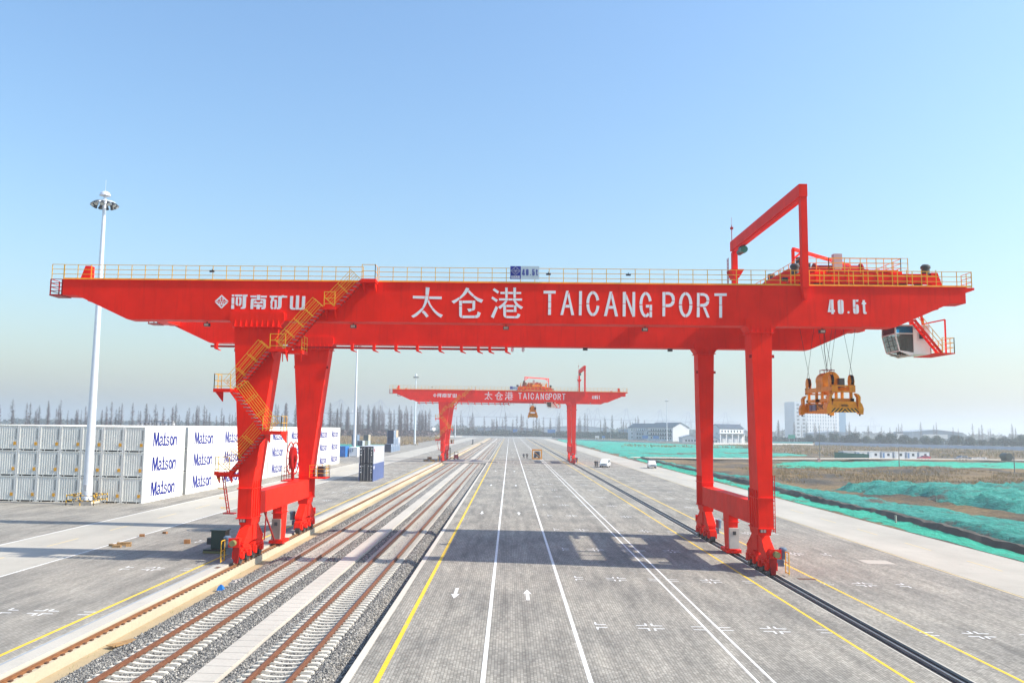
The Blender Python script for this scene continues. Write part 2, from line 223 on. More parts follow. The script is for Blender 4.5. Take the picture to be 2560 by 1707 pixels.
paint('cloth_black', (.014, .014, .016), .85, var=.25, scale=6)
paint('wood', (.34, .20, .08), .75, var=.3, scale=3)
paint('brick_wood', (.30, .14, .05), .8, var=.3, scale=3)
paint('pole_grey', (.22, .20, .19), .7, var=.2)
paint('pink_block', (.55, .25, .22), .7, var=.1)
paint('hazard_black', (.02, .016, .012), .5, var=.1)
paint('far_steel', (.30, .28, .33), .7, var=.05)
paint('far_white', (.7, .7, .7), .7, var=.05)
paint('trunk', (.055, .038, .04), .9, var=.3, scale=.6)
paint('trunk_dark', (.04, .03, .025), .9, var=.3)
paint('road_sign_blue', (.02, .16, .45), .4, var=.05)
paint('road_sign_green', (.02, .35, .22), .4, var=.05)
paint('rope', (.04, .04, .05), .5, metal=.4, var=.1)
paint('tank', (.07, .075, .06), .6, var=.2)
paint('tarp', (.40, .37, .35), .8, var=.3, scale=2)

def glass(name, col, rough=.05):
    m, nt, b = _nodes(name)
    b.inputs['Base Color'].default_value = (*col, 1)
    b.inputs['Roughness'].default_value = rough
    b.inputs['Transmission Weight'].default_value = .75
    b.inputs['IOR'].default_value = 1.2
    return m
glass('glass_clear', (.62, .86, .86))
glass('glass_blue', (.05, .42, .85))
glass('glass_smoke', (.30, .32, .30))

# hazard stripes by object coordinate
def hazard(name, a, b_, freq, diag=True):
    m, nt, b = _nodes(name)
    p = nt.nodes.new('ShaderNodeTexCoord').outputs['Object']
    s = nt.nodes.new('ShaderNodeSeparateXYZ')
    nt.links.new(p, s.inputs[0])
    v = _math(nt, 'ADD', _math(nt, 'ABSOLUTE', s.outputs[0]), s.outputs[2]) if diag else _math(nt, 'ADD', _math(nt, 'ADD', s.outputs[0], s.outputs[1]), s.outputs[2])
    f = _math(nt, 'FRACT', _math(nt, 'MULTIPLY', v, freq))
    c = _mix(nt, _math(nt, 'GREATER_THAN', f, .5), a, b_)
    nt.links.new(c, b.inputs['Base Color'])
    b.inputs['Roughness'].default_value = .5
    return m
hazard('hazard', (.02, .016, .012), (.78, .42, .02), 3.8)
hazard('hazard_tube', (.015, .012, .01), (.72, .42, .02), 1.6, False)

def pavers(name, lo, hi, stain, joint=.55):
    """interlocking concrete blocks laid in rows along the rails"""
    m, nt, b = _nodes(name)
    pos = _pos(nt)
    br = nt.nodes.new('ShaderNodeTexBrick')
    br.inputs['Scale'].default_value = 1.0
    br.inputs['Brick Width'].default_value = .24
    br.inputs['Row Height'].default_value = .125
    br.inputs['Mortar Size'].default_value = .010
    br.inputs['Mortar Smooth'].default_value = .3
    br.inputs['Bias'].default_value = 0
    br.inputs['Color1'].default_value = (*lo, 1)
    br.inputs['Color2'].default_value = (*hi, 1)
    br.inputs['Mortar'].default_value = (*[c * joint for c in lo], 1)
    rot = nt.nodes.new('ShaderNodeMapping')
    rot.inputs['Rotation'].default_value = (0, 0, math.pi / 2)
    nt.links.new(pos, rot.inputs['Vector'])
    nt.links.new(rot.outputs[0], br.inputs['Vector'])
    c = br.outputs['Color']
    # batches laid in strips, worn and stained at three sizes
    strip = _noise(nt, _pos(nt, (1.9, .18, 1)), 1.0, 3)
    c = _mix(nt, .75, c, _ramp(nt, strip, [(.32, (.72, .72, .72)), (.68, (1.18, 1.17, 1.16))]), 'MULTIPLY')
    blot = _noise(nt, _pos(nt, (1, .55, 1)), .22, 6, .62)
    c = _mix(nt, .85, c, _ramp(nt, blot, [(.36, (.70, .71, .73)), (.55, (1, 1, 1)), (.72, (1.12, 1.11, 1.09))]), 'MULTIPLY')
    st = _noise(nt, _pos(nt, (1, .7, 1)), .9, 7, .7)
    c = _mix(nt, _ramp(nt, st, [(.60, (0, 0, 0)), (.72, (.55, .55, .55))]), c, stain)
    # wheel tracks worn along the lanes, and dark drips
    tr = _noise(nt, _pos(nt, (.9, .012, 1)), 1.0, 5, .6)
    c = _mix(nt, .7, c, _ramp(nt, tr, [(.36, (.80, .80, .80)), (.5, (1, 1, 1)), (.68, (1.10, 1.10, 1.08))]), 'MULTIPLY')
    dr = _noise(nt, _pos(nt, (1, .8, 1)), 2.6, 3, .5)
    c = _mix(nt, _ramp(nt, dr, [(.72, (0, 0, 0)), (.78, (.6, .6, .6))]), c, (.09, .085, .08))
    fine = _noise(nt, pos, 6, 4, .7)
    c = _mix(nt, .6, c, _ramp(nt, fine, [(.3, (.8, .8, .8)), (.7, (1.15, 1.15, 1.15))]), 'MULTIPLY')
    nt.links.new(c, b.inputs['Base Color'])
    b.inputs['Roughness'].default_value = .85
    b.inputs['Specular IOR Level'].default_value = .3
    _bump(nt, b, br.outputs['Fac'], .5, -.01)
    return m
pavers('paver_apron', (.250, .232, .200), (.385, .360, .312), (.18, .17, .155))
pavers('paver_yard', (.285, .263, .225), (.37, .345, .30), (.195, .18, .165))

def concrete(name, col, var=.14, bumpy=.3, joints=None):
    m, nt, b = _nodes(name)
    pos = _pos(nt)
    big = _noise(nt, _pos(nt, (1, .4, 1)), .18, 6, .6)
    c = _ramp(nt, big, [(.3, tuple(x * (1 - var) for x in col)), (.7, tuple(min(1, x * (1 + var)) for x in col))])
    st = _noise(nt, _pos(nt, (1, .5, 1)), 1.3, 7, .68)
    c = _mix(nt, _ramp(nt, st, [(.58, (0, 0, 0)), (.74, (.45, .45, .45))]), c, tuple(x * .6 for x in col))
    fine = _noise(nt, pos, 9, 4, .7)
    c = _mix(nt, .5, c, _ramp(nt, fine, [(.3, (.85, .85, .85)), (.7, (1.12, 1.12, 1.12))]), 'MULTIPLY')
    if joints:
        s = nt.nodes.new('ShaderNodeSeparateXYZ')
        nt.links.new(pos, s.inputs[0])
        f = _math(nt, 'FRACT', _math(nt, 'DIVIDE', s.outputs[1], joints))
        j = _math(nt, 'LESS_THAN', f, .02 / joints * 2)
        c = _mix(nt, _math(nt, 'MULTIPLY', j, .6), c, tuple(x * .45 for x in col))
    nt.links.new(c, b.inputs['Base Color'])
    b.inputs['Roughness'].default_value = .88
    b.inputs['Specular IOR Level'].default_value = .3
    _bump(nt, b, fine, bumpy, .01)
    return m
concrete('concrete_road', (.40, .375, .325), joints=5.0)
concrete('concrete_light', (.46, .43, .375), .12)
concrete('concrete_slab', (.47, .435, .38), .14)
concrete('concrete_cream', (.47, .415, .31), .22)
concrete('concrete_kerb', (.52, .485, .42), .12)
concrete('concrete_bluish', (.36, .36, .40), .1)
concrete('sleeper', (.60, .56, .48), .12)
concrete('sand', (.42, .33, .20), .25, .8)
concrete('drain_steel', (.30, .33, .36), .15)
concrete('pit_floor', (.20, .17, .13), .3)
concrete('white_wall', (.72, .70, .66), .08)

def rust(name, a, b_):
    m, nt, b = _nodes(name)
    f = _noise(nt, _pos(nt, (4, 1, 4)), 2.5, 6, .7)
    c = _ramp(nt, f, [(.35, a), (.65, b_)])
    nt.links.new(c, b.inputs['Base Color'])
    b.inputs['Roughness'].default_value = .75
    b.inputs['Metallic'].default_value = .15
    return m
rust('rail_rust', (.12, .046, .024), (.21, .085, .042))
rust('rail_orange', (.18, .075, .030), (.30, .13, .050))
rust('clip_rust', (.08, .04, .025), (.16, .08, .045))

def worn_paint(name, col, under):
    m, nt, b = _nodes(name)
    f = _noise(nt, _pos(nt), 3.0, 8, .75)
    c = _mix(nt, _ramp(nt, f, [(.54, (0, 0, 0)), (.68, (.8, .8, .8))]), col, under)
    g = _noise(nt, _pos(nt, (1, .25, 1)), .5, 4)
    c = _mix(nt, .6, c, _ramp(nt, g, [(.3, (.82, .82, .82)), (.7, (1.1, 1.1, 1.1))]), 'MULTIPLY')
    nt.links.new(c, b.inputs['Base Color'])
    b.inputs['Roughness'].default_value = .7
    return m
worn_paint('line_white', (.78, .78, .76), (.36, .35, .32))
worn_paint('line_yellow', (.76, .50, .02), (.36, .35, .30))
worn_paint('line_faded', (.62, .48, .22), (.46, .44, .40))
worn_paint('mark_white', (.74, .74, .73), (.36, .35, .33))

def ballast(name):
    m, nt, b = _nodes(name)
    pos = _pos(nt)
    v = nt.nodes.new('ShaderNodeTexVoronoi')
    v.inputs['Scale'].default_value = 14
    nt.links.new(pos, v.inputs['Vector'])
    s = nt.nodes.new('ShaderNodeSeparateColor')
    nt.links.new(v.outputs['Color'], s.inputs[0])
    c = _ramp(nt, s.outputs[0], [(0, (.05, .05, .05)), (.45, (.17, .165, .155)), (.8, (.33, .315, .29)), (1, (.52, .49, .44))])
    big = _noise(nt, _pos(nt, (1, .4, 1)), .35, 5)
    c = _mix(nt, .7, c, _ramp(nt, big, [(.3, (.75, .75, .78)), (.7, (1.2, 1.17, 1.1))]), 'MULTIPLY')
    nt.links.new(c, b.inputs['Base Color'])
    b.inputs['Roughness'].default_value = .9
    _bump(nt, b, v.outputs['Distance'], 1.0, .06)
    return m
ballast('ballast')
def stone(name):
    m, nt, b = _nodes(name)
    at = nt.nodes.new('ShaderNodeAttribute')
    at.attribute_name = 'tone'
    c = _ramp(nt, at.outputs['Fac'], [(0, (.05, .048, .048)), (.4, (.17, .165, .155)), (.75, (.34, .325, .295)), (1, (.56, .53, .47))])
    nt.links.new(c, b.inputs['Base Color'])
    b.inputs['Roughness'].default_value = .9
    return m
stone('stone')

def netting(name, a, b_, c_, sc=.9):
    m, nt, b = _nodes(name)
    f = _noise(nt, _pos(nt, (1, .6, 1)), sc, 7, .7)
    c = _ramp(nt, f, [(.28, a), (.5, b_), (.72, c_)])
    g = _noise(nt, _pos(nt, (.25, 1.2, 1)), 1.4, 6, .75)
    c = _mix(nt, _ramp(nt, g, [(.56, (0, 0, 0)), (.68, (.9, .9, .9))]), c, (.045, .06, .05))
    so = _noise(nt, _pos(nt, (.8, .5, 1)), .16, 8, .72)
    c = _mix(nt, _ramp(nt, so, [(.57, (0, 0, 0)), (.63, (1, 1, 1))]), c, (.10, .078, .05))
    nt.links.new(c, b.inputs['Base Color'])
    b.inputs['Roughness'].default_value = .7
    h = _noise(nt, _pos(nt, (1, .8, 1)), 2.2, 6, .7)
    _bump(nt, b, h, 1.0, .55)
    return m
netting('net_bright', (.003, .22, .13), (.008, .42, .26), (.03, .52, .36))
netting('net_teal', (.003, .11, .09), (.008, .28, .21), (.07, .42, .35))
netting('net_pale', (.008, .22, .16), (.02, .36, .26), (.09, .44, .34), .5)
netting('net_dark', (.006, .10, .085), (.012, .19, .155), (.03, .30, .25))

def soil(name):
    m, nt, b = _nodes(name)
    f = _noise(nt, _pos(nt, (1, .7, 1)), .07, 7, .62)
    c = _ramp(nt, f, [(.34, (.060, .050, .038)), (.44, (.105, .080, .055)), (.52, (.17, .115, .058)), (.62, (.25, .165, .072)), (.76, (.12, .092, .062))])
    g = _noise(nt, _pos(nt), 1.1, 8, .75)
    c = _mix(nt, .8, c, _ramp(nt, g, [(.32, (.4, .4, .4)), (.68, (1.45, 1.45, 1.4))]), 'MULTIPLY')
    nt.links.new(c, b.inputs['Base Color'])
    b.inputs['Roughness'].default_value = .95
    _bump(nt, b, g, 1.0, .6)
    return m
soil('soil')
concrete('soil_dark', (.085, .075, .06), .4, .9)
concrete('dirt_road', (.50, .45, .37), .12, .5)
concrete('field_far', (.16, .14, .09), .3, .4)
def leafy(name, a, b_):
    m, nt, b = _nodes(name)
    at = nt.nodes.new('ShaderNodeObjectInfo')
    f = _noise(nt, _pos(nt), 1.2, 3)
    c = _ramp(nt, f, [(.3, a), (.7, b_)])
    nt.links.new(c, b.inputs['Base Color'])
    b.inputs['Roughness'].default_value = .8
    return m
leafy('leaf_dark', (.008, .024, .012), (.022, .050, .022))
leafy('leaf_hedge', (.020, .034, .026), (.038, .058, .042))
leafy('twig', (.10, .068, .068), (.17, .118, .112))
leafy('twig_red', (.11, .058, .055), (.17, .095, .085))
leafy('dry_grass', (.24, .165, .07), (.40, .28, .12))
leafy('weed', (.05, .10, .015), (.12, .18, .03))

# ------------------------------------------------------------------ geometry helpers
class MB:
    def __init__(s):
        s.v, s.f, s.mi, s.cur = [], [], [], 0
    def add(s, vs, fs):
        n = len(s.v)
        s.v += [tuple(p) for p in vs]
        for f in fs:
            s.f.append([n + i for i in f])
            s.mi.append(s.cur)
        return s
    def box(s, x0, x1, y0, y1, z0, z1):
        return s.add([(x0, y0, z0), (x1, y0, z0), (x1, y1, z0), (x0, y1, z0), (x0, y0, z1), (x1, y0, z1), (x1, y1, z1), (x0, y1, z1)],
                     [(0, 3, 2, 1), (4, 5, 6, 7), (0, 1, 5, 4), (1, 2, 6, 5), (2, 3, 7, 6), (3, 0, 4, 7)])
    def bar(s, p, q, w, h=None, upv=(0, 0, 1)):
        h = h or w
        p, q = Vector(p), Vector(q)
        d = (q - p).normalized()
        u = Vector(upv)
        if abs(d.dot(u)) > .98:
            u = Vector((0, 1, 0))
        sx = d.cross(u).normalized() * (w / 2)
        sz = sx.cross(d).normalized() * (h / 2)
        vs = [p - sx - sz, p + sx - sz, p + sx + sz, p - sx + sz, q - sx - sz, q + sx - sz, q + sx + sz, q - sx + sz]
        return s.add(vs, [(0, 1, 2, 3), (7, 6, 5, 4), (1, 0, 4, 5), (2, 1, 5, 6), (3, 2, 6, 7), (0, 3, 7, 4)])
    def tube(s, p, q, r, n=8, r2=None, caps=True):
        r2 = r if r2 is None else r2
        p, q = Vector(p), Vector(q)
        d = (q - p).normalized()
        u = Vector((0, 0, 1)) if abs(d.z) < .9 else Vector((1, 0, 0))
        a = d.cross(u).normalized()
        b = a.cross(d).normalized()
        vs = []
        for c, rr in ((p, r), (q, r2)):
            for k in range(n):
                t = 2 * math.pi * k / n
                vs.append(c + a * (rr * math.cos(t)) + b * (rr * math.sin(t)))
        fs = [(k, n + k, n + (k + 1) % n, (k + 1) % n) for k in range(n)]
        if caps:
            fs += [tuple(range(n)), tuple(range(2 * n - 1, n - 1, -1))]
        return s.add(vs, fs)
    def path(s, pts, r, n=6):
        for a, b in zip(pts, pts[1:]):
            s.tube(a, b, r, n)
        return s
    def prism(s, poly, axis, a, b):
        def P(t, d):
            return {'y': (t[0], d, t[1]), 'x': (d, t[0], t[1]), 'z': (t[0], t[1], d)}[axis]
        n = len(poly)
        vs = [P(t, a) for t in poly] + [P(t, b) for t in poly]
        fs = [tuple(range(n)), tuple(range(2 * n - 1, n - 1, -1))]
        fs += [(k, n + k, n + (k + 1) % n, (k + 1) % n) for k in range(n)]
        return s.add(vs, fs)
    def frustum(s, x0, x1, y0, y1, z0, X0, X1, Y0, Y1, z1):
        return s.add([(x0, y0, z0), (x1, y0, z0), (x1, y1, z0), (x0, y1, z0), (X0, Y0, z1), (X1, Y0, z1), (X1, Y1, z1), (X0, Y1, z1)],
                     [(0, 3, 2, 1), (4, 5, 6, 7), (0, 1, 5, 4), (1, 2, 6, 5), (2, 3, 7, 6), (3, 0, 4, 7)])
    def lathe(s, prof, c, n=16):
        vs = []
        for r, z in prof:
            for k in range(n):
                t = 2 * math.pi * k / n
                vs.append((c[0] + r * math.cos(t), c[1] + r * math.sin(t), c[2] + z))
        fs = []
        for i in range(len(prof) - 1):
            for k in range(n):
                fs.append((i * n + k, i * n + (k + 1) % n, (i + 1) * n + (k + 1) % n, (i + 1) * n + k))
        fs.append(tuple(range(n - 1, -1, -1)))
        fs.append(tuple(range((len(prof) - 1) * n, len(prof) * n)))
        return s.add(vs, fs)
    def mesh(s, name, mats, smooth=False):
        me = bpy.data.meshes.new(name)
        me.from_pydata(s.v, [], s.f)
        for mm in ([mats] if isinstance(mats, str) else mats):
            me.materials.append(MATS[mm])
        if s.cur or any(s.mi):
            me.polygons.foreach_set('material_index', s.mi)
        bm = bmesh.new()
        bm.from_mesh(me)
        bmesh.ops.recalc_face_normals(bm, faces=bm.faces)
        bm.to_mesh(me)
        bm.free()
        if smooth:
            me.polygons.foreach_set('use_smooth', [True] * len(me.polygons))
            try:
                me.set_sharp_from_angle(angle=math.radians(40))
            except Exception:
                pass
        return me
    def build(s, name, mats, parent=None, loc=(0, 0, 0), rotz=0, smooth=False):
        return put(name, s.mesh(name, mats, smooth), parent, loc, rotz)

def put(name, me, parent=None, loc=(0, 0, 0), rotz=0):
    o = bpy.data.objects.new(name, me)
    COL.objects.link(o)
    o.location = loc
    if rotz:
        o.rotation_euler = (0, 0, rotz)
    if parent is not None:
        o.parent = parent
    return o
def tag(o, label, cat, group=None):
    o['label'] = label
    o['category'] = cat
    if group:
        o['group'] = group
    return o
def thing(name, label, cat, loc=(0, 0, 0), rotz=0, group=None):
    o = put(name, None, None, loc, rotz)
    o.empty_display_size = .1
    return tag(o, label, cat, group)
def struct(o):
    o['kind'] = 'structure'
    return o
def copy_tree(o, parent=None):
    c = o.copy()
    COL.objects.link(c)
    c.parent = parent
    for ch in o.children:
        copy_tree(ch, c)
    return c

# ------------------------------------------------------------------ ground, roads, tracks
Y0, Y1 = 12.0, 798.0
g = MB()
g.add([(-7000, -500, -.95), (7000, -500, -.95), (7000, 8000, -.95), (-7000, 8000, -.95)], [(0, 1, 2, 3)])
struct(g.build('ground', 'field_far'))

def slab(name, x0, x1, mat, y0=Y0, y1=Y1, z1=0.0, z0=-.85):
    return struct(MB().box(x0, x1, y0, y1, z0, z1).build(name, mat))
yard_far = slab('yard_paving', -140, -37.8, 'paver_yard', Y0, 345)
slab('yard_paving', -52, -37.8, 'paver_yard', 345, Y1)
yard_road = slab('yard_road', -37.8, -30.2, 'concrete_road')
yard = slab('yard_paving', -30.2, -19.27, 'paver_yard')
slab('drain_cover', -19.27, -19.12, 'drain_steel', z1=-.008)
beam = slab('rail_beam', -19.12, -18.4, 'concrete_light')
slab('rail_foundation', -18.4, -17.72, 'concrete_cream', z1=-.13)
slab('sand_strip', -17.72, -16.95, 'sand', z1=-.58)
slab('track_bed', -16.95, -5.98, 'pit_floor', z1=-.72)
cover = slab('cable_trench_cover', -11.77, -10.66, 'concrete_slab', z1=-.18)
slab('kerb', -5.98, -5.69, 'concrete_kerb', z1=.012)
apron = slab('apron_paving', -5.69, 16.52, 'paver_apron')
slab('rail_slot_edge', 16.52, 16.62, 'concrete_light', z1=.006)
slab('rail_slot', 16.62, 17.48, 'rubber_and_shade', z1=-.10)
slab('rail_slot_edge', 17.48, 17.58, 'concrete_light', z1=.006)
apron2 = slab('apron_paving', 17.58, 29.72, 'paver_apron')
road = slab('perimeter_road', 29.72, 37.76, 'concrete_road')
for a, b in ((228, 251), (523, 535)):
    slab('level_crossing', -17.72, -5.98, 'concrete_road', a, b, .004, -.7)
slab('end_road', -300, 60, 'concrete_light', 800, 812, .0, -.8)

# joints of the trench covers, one cover after another
covers = MB().box(-11.75, -10.68, 0, .96, -.18, -.155).mesh('cover_plate', 'concrete_slab')
for k in range(150):
    put('cover_plate', covers, cover, (0, 26 + k * 1.0, 0))

# rails
def rail_mesh(name, mat, h=.17, w=.072, foot=.15, y0=18, y1=795):
    p = [(-foot / 2, 0), (foot / 2, 0), (foot / 2, .02), (.012, .035), (.012, h - .05), (w / 2, h - .04), (w / 2, h), (-w / 2, h), (-w / 2, h - .04), (-.012, h - .05), (-.012, .035), (-foot / 2, .02)]
    return MB().prism(p, 'y', y0, y1).mesh(name, mat)
rail_me = rail_mesh('rail', 'rail_rust')
# concrete sleeper: thick under the rails, dished in the middle
def sleeper_mesh():
    sec = []
    for x, top, w in ((-1.3, -.03, .12), (-1.2, 0, .14), (-.55, 0, .13), (-.3, -.045, .105), (0, -.055, .10), (.3, -.045, .105), (.55, 0, .13), (1.2, 0, .14), (1.3, -.03, .12)):
        sec.append([(x, -w, -.2), (x, w, -.2), (x, w * .78, top), (x, -w * .78, top)])
    v = [p for s in sec for p in s]
    f = [(0, 1, 2, 3), (35, 34, 33, 32)]
    for i in range(8):
        a, b = i * 4, i * 4 + 4
        for k in range(4):
            f.append((a + k, a + (k + 1) % 4, b + (k + 1) % 4, b + k))
    mb = MB().add(v, f)
    mb.cur = 1
    for x in (-.753, .753):
        for s in (-1, 1):
            mb.box(x + s * .12 - .035, x + s * .12 + .035, -.06, .06, -.005, .035)
    return mb.mesh('sleeper', ['sleeper', 'clip_rust'])
sleeper_me = sleeper_mesh()
tracks = []
for ci, cx in enumerate((-14.18, -8.72)):
    t = thing('railway_track', ['rusty railway track on concrete sleepers beside the crane rail', 'rusty railway track on concrete sleepers nearest the yellow line'][ci], 'railway track', (cx, 0, 0), group='parallel railway tracks')
    tracks.append(t)
    for s in (-.753, .753):
        put('rail', rail_me, t, (s, 0, -.205))
    n = 0
    rest = MB()
    y = 26.0
    while y < 795:
        if 227 < y < 252 or 522 < y < 536:
            y += .6
            continue
        if n < 190:
            put('sleeper', sleeper_me, t, (0, y, -.21))
            n += 1
        else:
            rest.box(-1.3, 1.3, y - .12, y + .12, -.4, -.215)
        y += .6
    o = rest.build('far_sleepers', 'sleeper', t)
    o['kind'] = 'stuff'

def ballast_strip(name, prof):
    ys = [Y0 + k * 1.5 for k in range(int((Y1 - Y0) / 1.5) + 1)]
    v, f = [], []
    for y in ys:
        for x, z in prof:
            j = noise.noise(Vector((x * 1.3, y * .7, 3))) * .05
            v.append((x + j, y, z + noise.noise(Vector((x * 2, y * 1.3, 9))) * .03))
    n = len(prof)
    for i in range(len(ys) - 1):
        for k in range(n - 1):
            a = i * n + k
            f.append((a, a + 1, a + n + 1, a + n))
    mb = MB().add(v, f)
    o = mb.build(name, 'ballast')
    o['kind'] = 'stuff'
    return o
P1 = [(-17.1, -.60), (-16.6, -.48), (-16.1, -.28), (-15.65, -.26), (-15.45, -.315), (-14.18, -.325), (-12.9, -.315), (-12.7, -.26), (-12.3, -.26), (-11.78, -.29)]
P2 = [(-10.65, -.29), (-10.25, -.26), (-10.0, -.315), (-8.72, -.325), (-7.45, -.315), (-7.2, -.26), (-6.9, -.30), (-6.5, -.50), (-6.1, -.68)]
tag(ballast_strip('ballast', P1), 'grey crushed stone ballast around the track by the crane rail', 'ballast')
tag(ballast_strip('ballast', P2), 'grey crushed stone ballast around the track by the yellow line', 'ballast')

def stones(name, prof, n, y0, y1, seed, size=(.035, .062)):
    r = np.random.RandomState(seed)
    # more stones near the camera
    t = r.rand(n) ** 1.35
    ys = y0 + (y1 - y0) * t
    xs = r.uniform(prof[0][0] + .1, prof[-1][0] - .05, n)
    px = [p[0] for p in prof]
    pz = [p[1] for p in prof]
    zs = np.interp(xs, px, pz) + r.uniform(-.015, .02, n)
    base = np.array([(1, 0, 0), (-1, 0, 0), (0, 1, 0), (0, -1, 0), (0, 0, 1), (0, 0, -1)], float)
    sc = r.uniform(size[0], size[1], (n, 1, 1)) * r.uniform(.65, 1.35, (n, 1, 3))
    a = r.uniform(0, 6.28, n)
    b = r.uniform(-.8, .8, n)
    ca, sa, cb, sb = np.cos(a), np.sin(a), np.cos(b), np.sin(b)
    R = np.zeros((n, 3, 3))
    R[:, 0, 0] = ca * cb; R[:, 0, 1] = -sa; R[:, 0, 2] = ca * sb
    R[:, 1, 0] = sa * cb; R[:, 1, 1] = ca; R[:, 1, 2] = sa * sb
    R[:, 2, 0] = -sb; R[:, 2, 2] = cb
    V = np.einsum('nij,nkj->nki', R, base[None] * sc) + r.uniform(-.008, .008, (n, 6, 3))
    V += np.stack([xs, ys, zs], 1)[:, None, :]
    F0 = np.array([(4, 0, 2), (4, 2, 1), (4, 1, 3), (4, 3, 0), (5, 2, 0), (5, 1, 2), (5, 3, 1), (5, 0, 3)])
    F = (F0[None] + (np.arange(n) * 6)[:, None, None]).reshape(-1, 3)
    me = bpy.data.meshes.new(name)
    me.vertices.add(n * 6)
    me.vertices.foreach_set('co', V.reshape(-1).astype(np.float32))
    me.loops.add(len(F) * 3)
    me.loops.foreach_set('vertex_index', F.reshape(-1).astype(np.int32))
    me.polygons.add(len(F))
    me.polygons.foreach_set('loop_start', np.arange(0, len(F) * 3, 3, dtype=np.int32))
    me.update(calc_edges=True)
    at = me.attributes.new('tone', 'FLOAT', 'POINT')
    at.data.foreach_set('value', np.repeat(r.beta(1.5, 2.0, n), 6).astype(np.float32))
    me.materials.append(MATS['stone'])
    o = put(name, me)
    o['kind'] = 'stuff'
    return o
tag(stones('ballast_stones', P1, 42000, 26, 105, 1), 'loose grey stones on the ballast by the crane rail', 'stones')
tag(stones('ballast_stones', P2, 34000, 26, 105, 2), 'loose grey stones on the ballast by the yellow line', 'stones')

# crane rails
cr = thing('crane_rail', 'rusty orange crane rail fixed with clips on the cream beam', 'crane rail', (-17.95, 0, -.13))
put('rail', rail_mesh('rail', 'rail_orange', .15, .085, .14, 12), cr)
clip = MB().box(-.18, -.07, -.09, .09, 0, .05).box(.07, .18, -.09, .09, 0, .05).mesh('rail_clip', 'clip_rust')
for k in range(170):
    put('rail_clip', clip, cr, (0, 27 + k * .6, 0))
cr2 = thing('crane_rail', 'crane rail sunk in the black slot of the apron', 'crane rail', (17.05, 0, -.10))
put('rail', rail_mesh('rail', 'steel', .115, .075, .14, 12), cr2)

# painted markings -----------------------------------------------------------
ZM = .005
def line(parent, x, w, mat, y0=Y0 + 1, y1=Y1 - 4, name='lane_line', z=ZM):
    return MB().box(x - w / 2, x + w / 2, y0, y1, z - .004, z).build(name, mat, parent)
line(apron, -4.72, .20, 'line_yellow')
line(apron, -.88, .17, 'line_white')
line(apron, 3.08, .17, 'line_white')
line(apron, 9.28, .11, 'line_white')
line(apron, 9.90, .11, 'line_white')
line(apron, 15.14, .15, 'line_yellow')
line(apron2, 19.45, .15, 'line_yellow')
line(apron2, 29.55, .12, 'line_faded')
line(yard, -19.94, .17, 'line_yellow')
line(yard, -30.05, .12, 'line_white')
line(yard_road, -37.7, .12, 'line_white')
for k in range(20):
    y = 31.2 + k * 10.0
    line(road, 33.8, .12, 'line_faded', y, y + 4.6, 'lane_dash')
    line(yard_road, -34.05, .12, 'line_faded', y + 2, y + 6.6, 'lane_dash')
def arrow(parent, x, y, s):
    m_ = MB()
    m_.prism([(-.09, -1.5 * s), (.09, -1.5 * s), (.09, .3 * s), (.23, .3 * s), (0, 1.5 * s), (-.23, .3 * s), (-.09, .3 * s)], 'z', ZM - .004, ZM)
    return m_.build('lane_arrow', 'mark_white', parent, (x, y, 0))
for k in range(8):
    arrow(apron, -2.92, 48.95 + 45.7 * k, -1)
    arrow(apron, 1.09, 48.95 + 45.7 * k, 1)
def bracket(m_, sx, sy, y=.3):
    m_.box(min(sx * .1, sx * .62), max(sx * .1, sx * .62), sy * y - .045, sy * y + .045, ZM - .004, ZM)
    m_.box(min(sx * .1, sx * .19), max(sx * .1, sx * .19), min(sy * y, sy * .72), max(sy * y, sy * .72), ZM - .005, ZM - .001)
def marks(kind):
    m_ = MB()
    if kind == 'cross':
        for sx in (-1, 1):
            for sy in (-1, 1):
                bracket(m_, sx, sy)
    elif kind == 'right':
        for sy in (-1, 1):
            bracket(m_, 1, sy)
    elif kind == 'left':
        for sy in (-1, 1):
            bracket(m_, -1, sy)
    else:
        for sy in (-1, 1):
            m_.box(-.32, .32, sy * .3 - .04, sy * .3 + .04, ZM - .006, ZM - .002)
    return m_.mesh('slot_mark', 'mark_white')
MK = {k: marks(k) for k in ('cross', 'right', 'left', 'tick')}
for r in range(-1, 15):
    y = 41.75 + 12.9 * r
    for x, k, par in ((4.05, 'right', apron), (6.72, 'cross', apron), (9.0, 'tick', apron), (10.2, 'tick', apron), (12.52, 'cross', apron), (14.85, 'tick', apron),
                      (19.6, 'tick', apron2), (21.85, 'cross', apron2), (24.5, 'left', apron2), (-20.3, 'tick', yard), (-22.48, 'cross', yard), (-24.5, 'right', yard)):
        put('slot_mark', MK[k], par, (x, y, 0))
MB().box(-1.0, 1.0, -.9, .9, .0, .006).build('manhole_cover', 'concrete_slab', apron2, (26.6, 64.2, 0))
MB().box(-.55, .55, -.28, .28, .0, .006).build('pit_cover', 'clip_rust', apron2, (18.9, 56.2, 0))
MB().box(-.62, -.35, -.3, .3, .0, .007).build('pit_cover', 'clip_rust', beam, (-18.2, 55.6, 0))

